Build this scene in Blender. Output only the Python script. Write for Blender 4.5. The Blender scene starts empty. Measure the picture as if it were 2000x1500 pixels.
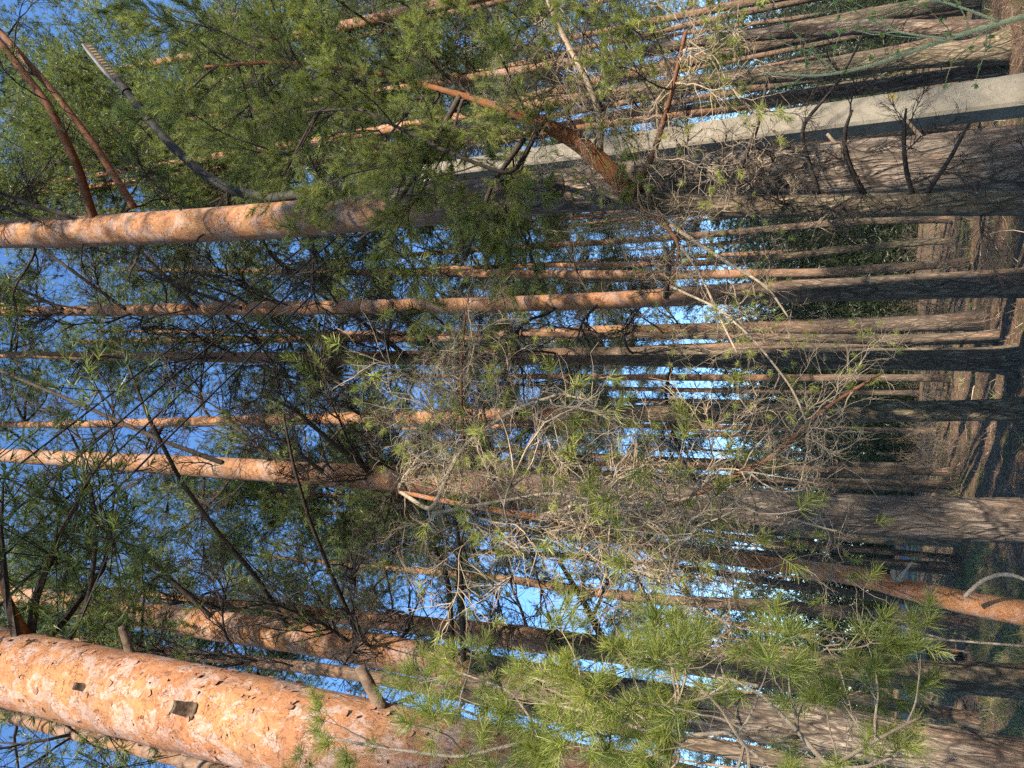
import bpy, math, random
import numpy as np
from mathutils import Vector, Matrix, Euler, noise

C = bpy.context.scene.collection
R = np.random.default_rng(7)
random.seed(7)

# ------------------------------------------------------------------ camera
PITCH = math.radians(25.0); EYE = 1.6; FPX = 1500.0
sp, cp = math.sin(PITCH), math.cos(PITCH)
def ray(px, py):
    a, b = px - 1000.0, 750.0 - py
    return np.array([b, FPX * cp + a * sp, FPX * sp - a * cp])
def at(px, py, Y):
    d = ray(px, py); t = Y / d[1]
    return np.array([d[0] * t, Y, EYE + d[2] * t])
def mpp(px, Y):                       # metres per pixel of the photo at that spot
    d = ray(px, 750); return Y / d[1]

# ------------------------------------------------------------------ terrain
def gz(x, y):
    n = noise.noise
    f = max(0.0, min(1.0, (34.0 - y) / 12.0))
    z = 0.10 * n(Vector((x * 0.35, y * 0.35, 1.3))) + 0.16 * n(Vector((x * 0.09, y * 0.09, 4.0)))
    z += 0.042 * math.sin(x * 1.5 + 1.8 * n(Vector((x * .2, y * .16, 5)))) * max(0, min(1, (y - 9) / 6))
    z += 0.03 * n(Vector((x * 2.6, y * 2.6, 2))) + 0.045 * n(Vector((x * 1.3, y * 1.3, 9)))
    return z * f

# ------------------------------------------------------------------ mesh helpers
def mesh(name, V, Q=None, T=None, smooth=False, mats=(), qm=None, tm=None):
    V = np.asarray(V, dtype=np.float32).reshape(-1, 3)
    Q = np.zeros((0, 4), int) if Q is None else np.asarray(Q, int).reshape(-1, 4)
    T = np.zeros((0, 3), int) if T is None else np.asarray(T, int).reshape(-1, 3)
    me = bpy.data.meshes.new(name)
    nq, nt = len(Q), len(T)
    me.vertices.add(len(V)); me.vertices.foreach_set('co', V.ravel())
    me.loops.add(nq * 4 + nt * 3)
    me.loops.foreach_set('vertex_index', np.concatenate([Q.ravel(), T.ravel()]).astype(np.int32))
    me.polygons.add(nq + nt)
    st = np.concatenate([np.arange(nq) * 4, nq * 4 + np.arange(nt) * 3]).astype(np.int32)
    me.polygons.foreach_set('loop_start', st)
    me.polygons.foreach_set('loop_total', np.concatenate([np.full(nq, 4), np.full(nt, 3)]).astype(np.int32))
    for m in mats: me.materials.append(m)
    if qm is not None or tm is not None:
        a = np.concatenate([np.zeros(nq, int) if qm is None else qm, np.zeros(nt, int) if tm is None else tm])
        me.polygons.foreach_set('material_index', a.astype(np.int32))
    me.polygons.foreach_set('use_smooth', np.full(nq + nt, smooth))
    me.update(calc_edges=True)
    return me
def put(name, me, parent=None, loc=None, rot=None, scale=None):
    o = bpy.data.objects.new(name, me); C.objects.link(o)
    if parent is not None: o.parent = parent
    if loc is not None: o.location = [float(v) for v in loc]
    if rot is not None: o.rotation_euler = rot
    if scale is not None: o.scale = (scale, scale, scale) if np.isscalar(scale) else scale
    return o
def thing(name, label, cat, loc=(0, 0, 0), group=None, rotz=0):
    o = bpy.data.objects.new(name, None); C.objects.link(o)
    o.empty_display_size = .2
    o.location = [float(v) for v in loc]; o.rotation_euler = (0, 0, rotz)
    return tag(o, label, cat, group)
def tag(o, label=None, cat=None, group=None, kind=None):
    if label: o['label'] = label
    if cat: o['category'] = cat
    if group: o['group'] = group
    if kind: o['kind'] = kind
    return o

class MB:                              # a bag of geometry that becomes ONE mesh
    def __init__(s): s.V = []; s.Q = []; s.T = []; s.n = 0
    def add(s, V, Q=None, T=None):
        V = np.asarray(V, float).reshape(-1, 3)
        if Q is not None and len(Q): s.Q.append(np.asarray(Q, int).reshape(-1, 4) + s.n)
        if T is not None and len(T): s.T.append(np.asarray(T, int).reshape(-1, 3) + s.n)
        s.V.append(V); s.n += len(V)
    def mesh(s, name, mat, smooth=False):
        V = np.concatenate(s.V) if s.V else np.zeros((0, 3))
        return mesh(name, V, np.concatenate(s.Q) if s.Q else None, np.concatenate(s.T) if s.T else None, smooth, [mat])
    def box(s, c, size, M=None):
        c = np.array(c); h = np.array(size) / 2
        v = np.array([[x, y, z] for x in (-1, 1) for y in (-1, 1) for z in (-1, 1)]) * h
        if M is not None: v = v @ np.array(M).T
        s.add(v + c, [[0, 1, 3, 2], [4, 6, 7, 5], [0, 4, 5, 1], [2, 3, 7, 6], [0, 2, 6, 4], [1, 5, 7, 3]])

def nrm(a): return a / (np.linalg.norm(a, axis=-1, keepdims=True) + 1e-9)

def tube(mb, path, rad, seg=8, cap=True, disp=None):
    path = np.asarray(path, float); n = len(path); rad = np.broadcast_to(rad, (n,)).astype(float)
    t = nrm(np.gradient(path, axis=0))
    ref = np.array([1., 0, 0]) if abs(t[0][0]) < .8 else np.array([0, 1., 0])
    u = np.zeros_like(path); p = nrm(ref - t[0] * ref.dot(t[0])); u[0] = p
    for i in range(1, n):
        p = p - t[i] * p.dot(t[i]); p /= np.linalg.norm(p) + 1e-9; u[i] = p
    v = np.cross(t, u)
    a = np.arange(seg) * 2 * math.pi / seg
    d = u[:, None, :] * np.cos(a)[None, :, None] + v[:, None, :] * np.sin(a)[None, :, None]
    rr = rad[:, None].repeat(seg, 1)
    if disp is not None:
        P = path[:, None, :] + d * rr[..., None]
        rr = rr + disp(P, rr)
    V = (path[:, None, :] + d * rr[..., None]).reshape(-1, 3)
    i = np.arange(n - 1)[:, None] * seg; j = np.arange(seg)[None, :]; k = (j + 1) % seg
    Q = np.stack([i + j, i + k, i + seg + k, i + seg + j], -1).reshape(-1, 4)
    T = None
    if cap:
        V = np.concatenate([V, path[:1], path[-1:]])
        b = n * seg
        T = np.concatenate([np.stack([np.full(seg, b), (np.arange(seg) + 1) % seg, np.arange(seg)], -1),
                            np.stack([np.full(seg, b + 1), (n - 1) * seg + np.arange(seg), (n - 1) * seg + (np.arange(seg) + 1) % seg], -1)])
    mb.add(V, Q, T)

def tubes(mb, P, Rr, seg=3):            # many thin tubes at once, P (N,k,3), Rr (N,k)
    N, k, _ = P.shape
    if N == 0: return
    t = nrm(np.gradient(P, axis=1))
    ref = nrm(R.normal(size=(N, 1, 3)))
    u = nrm(np.cross(t, ref)); v = np.cross(t, u)
    a = np.arange(seg) * 2 * math.pi / seg
    V = P[:, :, None, :] + (u[:, :, None, :] * np.cos(a)[:, None] + v[:, :, None, :] * np.sin(a)[:, None]) * Rr[:, :, None, None]
    idx = np.arange(N * k * seg).reshape(N, k, seg)
    j2 = (np.arange(seg) + 1) % seg
    Q = np.stack([idx[:, :-1], idx[:, :-1][:, :, j2], idx[:, 1:][:, :, j2], idx[:, 1:]], -1).reshape(-1, 4)
    mb.add(V.reshape(-1, 3), Q)

def walk(P0, D0, L, k, jit, bias=(0, 0, 0), curl=0.0):   # random-walk twigs (N,k,3)
    N = len(P0); P = np.zeros((N, k, 3)); P[:, 0] = P0; d = nrm(D0.copy())
    step = (np.asarray(L) / (k - 1)).reshape(-1, 1) * np.ones((N, 1))
    drift = R.normal(size=(N, 3)) * curl
    for i in range(1, k):
        d = nrm(d + jit * R.normal(size=(N, 3)) + np.array(bias) + drift)
        P[:, i] = P[:, i - 1] + d * step
    return P

def tufts(mb, pos, dr, n, ln, w, shoot, amin=20, amax=75, bend=False):
    N = len(pos)
    if N == 0: return
    dr = nrm(dr); t = R.random((N, n))
    ref = nrm(R.normal(size=(N, n, 3)))
    perp = nrm(np.cross(dr[:, None, :], ref))
    A = np.radians(amin + (amax - amin) * (1 - t) * .8 + 12 * R.normal(size=(N, n)))
    nd = dr[:, None, :] * np.cos(A)[..., None] + perp * np.sin(A)[..., None]
    base = pos[:, None, :] - dr[:, None, :] * (shoot * (1 - t))[..., None]
    l = ln * (.7 + .45 * R.random((N, n)))[..., None]
    wv = nrm(np.cross(nd, nrm(R.normal(size=(N, n, 3))))) * (w * .5)
    if not bend:
        tip = base + nd * l
        V = np.stack([base - wv, base + wv, tip], 2).reshape(-1, 3)
        mb.add(V, None, np.arange(N * n * 3).reshape(-1, 3))
    else:
        b2 = nrm(nd + .22 * R.normal(size=nd.shape) + np.array([0, 0, -.08]))
        mid = base + nd * l * .5; tip = mid + b2 * l * .5
        V = np.stack([base - wv * .8, base + wv * .8, mid + wv, mid - wv, tip - wv * .45, tip + wv * .45], 2).reshape(-1, 3)
        i = np.arange(N * n)[:, None] * 6
        Q = np.concatenate([i + np.array([[0, 1, 2, 3]]), i + np.array([[3, 2, 5, 4]])])
        mb.add(V, Q)

# ------------------------------------------------------------------ materials
class NT:
    def __init__(s, name):
        s.m = bpy.data.materials.new(name); s.m.use_nodes = True
        s.t = s.m.node_tree; s.t.nodes.clear()
        s.out = s.n('ShaderNodeOutputMaterial')
    def n(s, typ, **kw):
        x = s.t.nodes.new(typ)
        for k, v in kw.items(): setattr(x, k, v)
        return x
    def l(s, a, b): s.t.links.new(a, b)
    def mapping(s, scale, coord='Object'):
        tc = s.n('ShaderNodeTexCoord'); mp = s.n('ShaderNodeMapping')
        s.l(tc.outputs[coord], mp.inputs[0]); mp.inputs['Scale'].default_value = scale
        return mp.outputs[0]
    def noise(s, vec, scale, detail=4, rough=.6):
        x = s.n('ShaderNodeTexNoise'); x.inputs['Scale'].default_value = scale
        x.inputs['Detail'].default_value = detail; x.inputs['Roughness'].default_value = rough
        if vec is not None: s.l(vec, x.inputs['Vector'])
        return x
    def vor(s, vec, scale, feature='DISTANCE_TO_EDGE'):
        x = s.n('ShaderNodeTexVoronoi'); x.feature = feature
        x.inputs['Scale'].default_value = scale; s.l(vec, x.inputs['Vector']); return x
    def ramp(s, fac, stops):
        x = s.n('ShaderNodeValToRGB'); e = x.color_ramp.elements
        while len(e) < len(stops): e.new(.5)
        for q, (p, c) in zip(e, stops):
            q.position = p; q.color = (c, c, c, 1) if np.isscalar(c) else (*c, 1)
        s.l(fac, x.inputs[0]); return x.outputs[0]
    def mix(s, fac, a, b, mode='MIX'):
        x = s.n('ShaderNodeMix', data_type='RGBA', blend_type=mode)
        for sock, val in ((x.inputs['Factor'], fac), (x.inputs['A'], a), (x.inputs['B'], b)):
            if isinstance(val, (int, float)): sock.default_value = val
            elif isinstance(val, tuple): sock.default_value = (*val, 1)
            else: s.l(val, sock)
        return x.outputs['Result']
    def math(s, op, a, b=None, clamp=False):
        x = s.n('ShaderNodeMath', operation=op); x.use_clamp = clamp
        for i, v in enumerate((a, b)):
            if v is None: continue
            if isinstance(v, (int, float)): x.inputs[i].default_value = v
            else: s.l(v, x.inputs[i])
        return x.outputs[0]
    def distort(s, vec, scale, amt):
        nz = s.noise(vec, scale, 3)
        sub = s.n('ShaderNodeVectorMath', operation='SUBTRACT'); s.l(nz.outputs['Color'], sub.inputs[0]); sub.inputs[1].default_value = (.5, .5, .5)
        sc = s.n('ShaderNodeVectorMath', operation='SCALE'); s.l(sub.outputs[0], sc.inputs[0]); sc.inputs['Scale'].default_value = amt
        ad = s.n('ShaderNodeVectorMath', operation='ADD'); s.l(vec, ad.inputs[0]); s.l(sc.outputs[0], ad.inputs[1])
        return ad.outputs[0]
    def finish(s, col, rough=.85, bump=None, bstr=.6, bdist=.01, spec=.2):
        p = s.n('ShaderNodeBsdfPrincipled'); p.inputs['Roughness'].default_value = rough
        p.inputs['Specular IOR Level'].default_value = spec
        if isinstance(col, tuple): p.inputs['Base Color'].default_value = (*col, 1)
        else: s.l(col, p.inputs['Base Color'])
        if bump is not None:
            b = s.n('ShaderNodeBump'); b.inputs['Strength'].default_value = bstr; b.inputs['Distance'].default_value = bdist
            s.l(bump, b.inputs['Height']); s.l(b.outputs[0], p.inputs['Normal'])
        s.l(p.outputs[0], s.out.inputs[0]); return s.m

def bark(name, z0=3.0, z1=6.0, moss=0.0, fine=1.0, red=0.5, pink=.5, grey=(.27, .20, .145), tint=(.88, .90, .92)):
    b = NT(name)
    raw = b.mapping((1, 1, 1))
    v = b.distort(b.mapping((1, 1, .17)), 7 * fine, .07)
    vo = b.distort(b.distort(b.mapping((1, 1, .8)), 9 * fine, .12), 40 * fine, .03)
    # grey plates with dark meandering fissures
    def ridge(sc, wd):
        n_ = b.noise(v, sc, 3, .55).outputs[0]
        return b.ramp(b.math('ABSOLUTE', b.math('SUBTRACT', n_, .5)), [(0, 0.), (wd, 1.)])
    v2 = b.distort(b.distort(b.mapping((1, 1, .30)), 5 * fine, .13), 26 * fine, .03)
    e1 = b.vor(v2, 12.5 * fine).outputs['Distance']
    pc = b.n('ShaderNodeSeparateColor'); b.l(b.vor(v2, 12.5 * fine, 'F1').outputs['Color'], pc.inputs[0])
    wob = b.math('MULTIPLY', b.math('SUBTRACT', b.noise(v2, 9 * fine, 4, .7).outputs[0], .5), .22)
    plates = b.ramp(b.math('ADD', e1, wob), [(.0, 0.), (.12, 1.)])
    r1 = ridge(15 * fine, .06); r2 = ridge(34 * fine, .06)
    e2 = b.vor(v, 26 * fine).outputs['Distance']
    fine_n = b.noise(v, 75 * fine, 4, .75).outputs[0]; mid = b.noise(v, 20 * fine, 6, .75).outputs[0]
    g = grey
    plate = b.ramp(mid, [(.25, tuple(c * .5 for c in g)), (.5, tuple(c * .95 for c in g)), (.75, tuple(min(1, c * 1.45) for c in g))])
    plate = b.mix(b.ramp(fine_n, [(.35, .5), (.55, 0.)]), plate, tuple(c * .4 for c in g))
    plate = b.mix(b.math('MULTIPLY', pc.outputs[0], .42), plate, tuple(c * .38 for c in g))
    redm = b.math('MULTIPLY', b.ramp(b.noise(v, 6 * fine, 5).outputs[0], [(.52, 0.), (.64, 1.)]), red)
    plate = b.mix(redm, plate, (.30, .13, .07))
    fis = b.math('MULTIPLY', b.math('MULTIPLY', b.ramp(r1, [(0, .25), (1, 1.)]), b.ramp(r2, [(0, .5), (1, 1.)])), b.math('MULTIPLY', plates, b.ramp(e2, [(.0, .65), (.10, 1.)])))
    low = b.mix(fis, (.020, .013, .009), plate)
    lw = b.noise(raw, 1.1, 3).outputs[0]
    low = b.mix(b.ramp(lw, [(.35, .35), (.65, 0.)]), low, tuple(c * .55 for c in g))
    if moss > 0:
        mm = b.math('MULTIPLY', b.ramp(b.noise(raw, 2.2, 5, .65).outputs[0], [(.40, 0.), (.66, .85)]), moss)
        low = b.mix(mm, low, b.mix(fis, (.035, .03, .018), b.mix(mid, (.075, .07, .028), (.235, .205, .105))))
    # orange papery bark
    f1 = b.vor(vo, 20 * fine); f1.feature = 'DISTANCE_TO_EDGE'
    cell = b.vor(vo, 20 * fine, 'F1').outputs['Color']
    sep = b.n('ShaderNodeSeparateColor'); b.l(cell, sep.inputs[0])
    on = b.noise(vo, 30 * fine, 5, .65).outputs[0]
    oc = b.ramp(on, [(.25, (.17, .062, .028)), (.45, (.285, .118, .052)), (.6, (.34, .165, .08)), (.78, (.44, .26, .14))])
    pk = b.noise(vo, 7 * fine, 7, .72).outputs[0]
    oc = b.mix(b.math('MULTIPLY', b.ramp(b.noise(raw, 3.0, 3).outputs[0], [(.40, 0.), (.62, 1.)]), .5), oc, (.38, .205, .08))
    oc = b.mix(b.math('MULTIPLY', b.ramp(pk, [(.50, 0.), (.55, .95)]), pink), oc, b.ramp(on, [(.3, (.27, .175, .145)), (.7, (.45, .34, .29))]))
    sk = b.ramp(b.noise(b.distort(b.mapping((1, 1, 1.6)), 20 * fine, .06), 26 * fine, 3, .6).outputs[0], [(.60, 0.), (.66, .75)])
    oc = b.mix(sk, oc, (.075, .035, .022))
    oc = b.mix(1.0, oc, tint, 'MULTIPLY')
    rg = b.ramp(b.noise(b.mapping((.5, .5, 6)), 1.0, 5, .75).outputs[0], [(.50, 0.), (.70, .65)])
    oc = b.mix(rg, oc, (.15, .085, .055))
    fl = b.ramp(f1.outputs['Distance'], [(0, .0), (.04, 1.)])
    fl = b.math('MAXIMUM', fl, b.ramp(b.noise(raw, 11 * fine, 4, .6).outputs[0], [(.42, 0.), (.56, 1.)]))
    up = b.mix(fl, b.mix(b.ramp(sep.outputs[1], [(.3, 0.), (.6, 1.)]), (.085, .026, .012), oc), oc)
    # height blend with a ragged edge
    sx = b.n('ShaderNodeSeparateXYZ'); b.l(raw, sx.inputs[0])
    h = b.math('ADD', sx.outputs['Z'], b.math('MULTIPLY', b.math('SUBTRACT', b.noise(v, 5, 5, .7).outputs[0], .5), 5.0))
    mr = b.n('ShaderNodeMapRange'); b.l(h, mr.inputs[0]); mr.inputs[1].default_value = z0; mr.inputs[2].default_value = z1
    col = b.mix(mr.outputs[0], low, up)
    oi = b.n('ShaderNodeObjectInfo')
    col = b.mix(b.math('MULTIPLY', oi.outputs['Random'], .35), col, (.09, .065, .05))
    hl = b.math('ADD', b.math('MULTIPLY', fis, .8), b.math('MULTIPLY', mid, .5))
    hu = b.math('ADD', b.math('MULTIPLY', fl, .22), b.math('MULTIPLY', on, .25))
    hm = b.n('ShaderNodeMix', data_type='FLOAT'); b.l(mr.outputs[0], hm.inputs['Factor']); b.l(hl, hm.inputs['A']); b.l(hu, hm.inputs['B'])
    return b.finish(col, .9, hm.outputs['Result'], 1.0, .018 / fine)

def needle_mat(name, dark, light, trans=.35, island=False, yellow=.0):
    b = NT(name)
    vec = b.mapping((1, 1, 1), 'Object')
    nz = b.noise(vec, 2.2, 3).outputs[0]
    if island:
        geo = b.n('ShaderNodeNewGeometry')
        nz = b.math('ADD', b.math('MULTIPLY', nz, .5), b.math('MULTIPLY', geo.outputs['Random Per Island'], .5))
    col = b.ramp(nz, [(.3, dark), (.7, light)])
    oi = b.n('ShaderNodeObjectInfo')
    col = b.mix(b.math('MULTIPLY', oi.outputs['Random'], .45), col, tuple(c * .55 for c in dark))
    p = b.n('ShaderNodeBsdfPrincipled'); b.l(col, p.inputs['Base Color'])
    p.inputs['Roughness'].default_value = .45; p.inputs['Specular IOR Level'].default_value = .45
    tr = b.n('ShaderNodeBsdfTranslucent'); b.l(b.mix(1.0, col, (1.5, 1.6, .7), 'MULTIPLY'), tr.inputs[0])
    mx = b.n('ShaderNodeMixShader'); mx.inputs[0].default_value = trans
    b.l(p.outputs[0], mx.inputs[1]); b.l(tr.outputs[0], mx.inputs[2]); b.l(mx.outputs[0], b.out.inputs[0])
    return b.m
def plain(name, a, c, scale=20, rough=.8, bstr=.4, stretch=(1, 1, 1), spec=.3, bd=.004):
    b = NT(name); v = b.mapping(stretch)
    nz = b.noise(v, scale, 5, .65).outputs[0]
    return b.finish(b.ramp(nz, [(.3, a), (.7, c)]), rough, nz, bstr, bd, spec)

M = {}
M['bark_a'] = bark('pine_bark_stout', 4.2, 7.0, .12, .72, .5, .6, (.33, .255, .195))
M['bark_b'] = bark('pine_bark_orange', 2.2, 4.2, .2, 1.0, .7, .45)
M['bark_c'] = bark('pine_bark_mossy', 4.0, 7.5, .7, .95, .3, .5, (.29, .225, .15))
M['bark_near'] = bark('pine_bark_near', 1.6, 4.0, .1, 1.4, .6, 1.0, tint=(1.06, .98, .92))
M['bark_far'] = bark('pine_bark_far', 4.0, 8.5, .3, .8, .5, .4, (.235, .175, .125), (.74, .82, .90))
M['peeled'] = bark('peeled_red_bark', -9, -8, 0, 2.6, .5, .6, tint=(1.15, 1.06, 1.0))
M['limb'] = bark('orange_limb_bark', -9, -8, 0, 2.4, .5, .05, tint=(.62, .45, .30))
M['twig_dark'] = plain('dead_twig_bark', (.020, .015, .012), (.075, .056, .043), 30, .9)
M['twig_pale'] = plain('pale_twig_bark', (.16, .112, .072), (.39, .31, .215), 25, .85)
M['twig_tan'] = plain('tan_twig_bark', (.17, .118, .072), (.40, .305, .20), 12, .85)
M['twig_mid'] = plain('brush_twig_bark', (.05, .036, .026), (.17, .13, .09), 9, .9)
M['twig_red'] = plain('reddish_twig_bark', (.085, .032, .017), (.20, .09, .045), 25, .85)
M['stub'] = plain('stub_bark', (.05, .033, .023), (.20, .135, .09), 30, .9, .9, (1, 1, .4), .2, .01)
M['cut'] = plain('cut_wood', (.13, .105, .065), (.22, .18, .12), 40, .85)
M['needle_far'] = needle_mat('needles_crown', (.045, .075, .030), (.235, .26, .08), .42)
M['needle_shade'] = needle_mat('needles_shaded', (.016, .028, .012), (.06, .075, .028), .25)  # darker needle copy: the shade inside the wood is put into its colour
M['needle_mid'] = needle_mat('needles_young', (.10, .13, .040), (.37, .37, .12), .42, True)
M['needle_near'] = needle_mat('needles_fresh', (.17, .20, .045), (.55, .54, .15), .45, True)
M['bud'] = needle_mat('bud_leaf', (.25, .30, .08), (.42, .48, .16), .4)
M['shoot'] = plain('green_shoot_bark', (.30, .27, .11), (.46, .42, .19), 20, .7)
M['grass'] = needle_mat('grass_blade', (.10, .12, .035), (.30, .27, .12), .35, True)
M['litter'] = needle_mat('litter_blade', (.10, .055, .03), (.30, .19, .11), .1, True)

# ------------------------------------------------------------------ world, sun, camera
SUN_AZ = math.radians(27.0)      # sun behind the camera and to its right
SUN_EL = math.radians(27.0)
sd = Vector((math.sin(SUN_AZ) * math.cos(SUN_EL), -math.cos(SUN_AZ) * math.cos(SUN_EL), math.sin(SUN_EL)))
w = bpy.data.worlds.new("World"); bpy.context.scene.world = w; w.use_nodes = True
nt = w.node_tree; bg = nt.nodes['Background']
sky = nt.nodes.new('ShaderNodeTexSky'); sky.sky_type = 'NISHITA'; sky.sun_disc = False
sky.sun_elevation = SUN_EL; sky.sun_rotation = math.atan2(sd.x, sd.y)
sky.air_density = 1.25; sky.dust_density = 0; sky.ozone_density = 8.0
nt.links.new(sky.outputs[0], bg.inputs[0]); bg.inputs[1].default_value = .12
sl = bpy.data.lights.new('sun', 'SUN'); sl.energy = 5.0; sl.angle = math.radians(.5); sl.color = (1, .90, .75)
so = bpy.data.objects.new('sun', sl); C.objects.link(so); so.rotation_euler = sd.to_track_quat('Z', 'Y').to_euler(); so.location = (10, -20, 30)
cam = bpy.data.cameras.new('camera'); co = bpy.data.objects.new('camera', cam); C.objects.link(co)
cam.sensor_width = 36; cam.lens = 27; cam.clip_end = 1000; cam.clip_start = .05
co.matrix_world = Matrix(((0, 1, 0, 0), (sp, 0, -cp, 0), (-cp, 0, -sp, EYE), (0, 0, 0, 1)))
bpy.context.scene.camera = co
vs = bpy.context.scene.view_settings; vs.view_transform = 'Standard'; vs.look = 'None'; vs.exposure = 1.6; vs.gamma = 1

cy = bpy.context.scene.cycles; cy.use_denoising = False; cy.use_adaptive_sampling = True; cy.adaptive_threshold = .02; cy.max_bounces = 6; cy.diffuse_bounces = 1; cy.glossy_bounces = 1; cy.transmission_bounces = 2; cy.transparent_max_bounces = 4
# ------------------------------------------------------------------ ground
def axis(lo, hi, dlo, dhi, step, g=1.35):
    a = list(np.arange(dlo, dhi, step)); s = step; x = a[-1]
    while x < hi: s *= g; x += s; a.append(x)
    s = step; x = a[0]
    while x > lo: s *= g; x -= s; a.insert(0, x)
    return np.array(a)
gx = axis(-400, 400, -14, 14, .16); gy = axis(-80, 500, 3, 30, .16)
V = np.array([[x, y, gz(x, y)] for y in gy for x in gx])
nx, ny = len(gx), len(gy)
i = np.arange(ny - 1)[:, None] * nx + np.arange(nx - 1)[None, :]
Q = np.stack([i, i + 1, i + nx + 1, i + nx], -1).reshape(-1, 4)
b = NT('forest_floor'); v = b.mapping((1, 1, 1))
n1 = b.noise(v, 9, 6, .75).outputs[0]; n2 = b.noise(v, .8, 4).outputs[0]; n3 = b.noise(v, 60, 4, .8).outputs[0]
lit = b.ramp(n1, [(.3, (.075, .042, .024)), (.5, (.235, .145, .085)), (.72, (.43, .30, .19))])
lit = b.mix(b.ramp(n3, [(.35, .75), (.6, 0.)]), lit, (.055, .034, .022))
lit = b.mix(b.math('MULTIPLY', b.ramp(n2, [(.53, 0.), (.66, 1.)]), .7), lit, b.mix(n3, (.04, .06, .012), (.15, .17, .04)))
ground = put('ground', mesh('ground', V, Q, None, True, [b.finish(lit, .95, b.math('ADD', n1, n3), 1.0, .05)]))
tag(ground, kind='structure')
# a pale track with a grassy verge, out in the opening on the left
def strip(name, y0, y1, x0, x1, mat, z):
    xs = np.linspace(x0, x1, 80)
    V = [[x, y + 1.2 * math.sin(x * .08), z] for x in xs for y in (y0, y1)]
    Q = [[2 * k, 2 * k + 2, 2 * k + 3, 2 * k + 1] for k in range(79)]
    o = put(name, mesh(name, V, Q, None, True, [mat])); tag(o, kind='structure'); return o
strip('track', 40, 49, -90, -4, plain('track_gravel', (.13, .115, .11), (.22, .20, .19), 1.2, .9, .3, (.3, 1, 1)), .012)
strip('verge', 33.5, 38, -90, -5, plain('verge_turf', (.05, .09, .03), (.14, .19, .07), 2.5, .95, .5), .008)

def blades(mb, P, n, ln, w, up=.7):
    N = len(P)
    d = R.normal(size=(N, n, 3)); d[..., 2] = np.abs(d[..., 2]) * .5 + up; d = nrm(d)
    base = P[:, None, :] + R.normal(size=(N, n, 3)) * np.array([.04, .04, 0])
    l = ln * (.4 + .8 * R.random((N, n, 1)))
    wv = nrm(np.cross(d, R.normal(size=(N, n, 3)))) * w * .5
    mid = base + d * l * .55; tip = mid + nrm(d + .5 * R.normal(size=d.shape) + np.array([0, 0, -.5])) * l * .45
    V = np.stack([base - wv, base + wv, mid + wv * .8, mid - wv * .8, tip], 2).reshape(-1, 3)
    i = np.arange(N * n)[:, None] * 5
    mb.add(V, i + np.array([[0, 1, 2, 3]]), i + np.array([[3, 2, 4]]))
def scatter(n, y0, y1, k=.62, x0=None, x1=None, thresh=None):
    out = []
    while len(out) < n:
        y = y0 + (y1 - y0) * R.random() ** 1.4
        x = (R.random() * 2 - 1) * (k * y + 1)
        if x0 is not None and x < x0: continue
        if x1 is not None and x > x1: continue
        if thresh is not None and noise.noise(Vector((x * .4, y * .4, 3))) < thresh: continue
        out.append((x, y, gz(x, y) - .01))
    return np.array(out)
mb = MB(); blades(mb, scatter(900, 8, 30, thresh=.05), 12, .22, .006); blades(mb, scatter(700, 8, 24, x1=-2.0, thresh=-.1), 14, .30, .006)
tag(put('grass', mb.mesh('grass', M['grass'])), kind='stuff')
mb = MB()
P = scatter(42000, 7.5, 26); D = R.normal(size=P.shape); D[:, 2] = .12 + .25 * np.abs(D[:, 2]); 
P[:, 2] += .012; L = .05 + .10 * R.random((len(P), 1)); D = nrm(D); wv = nrm(np.cross(D, R.normal(size=P.shape))) * .004
V = np.stack([P - wv, P + wv, P + D * L], 1).reshape(-1, 3)
mb.add(V, None, np.arange(len(P) * 3).reshape(-1, 3))
P = scatter(520, 7.5, 22); D = R.normal(size=P.shape); D[:, 2] = .05 + .1 * np.abs(D[:, 2]); P[:, 2] += .012
W = walk(P, nrm(D), .12 + .5 * R.random(len(P)) ** 2, 6, .16); tubes(mb, W, (.0035 + .006 * R.random((len(P), 1)) ** 3) * (1 - .6 * np.linspace(0, 1, 6))[None, :], 4)
tag(put('needle_litter', mb.mesh('needle_litter', M['litter'])), kind='stuff')

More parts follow.
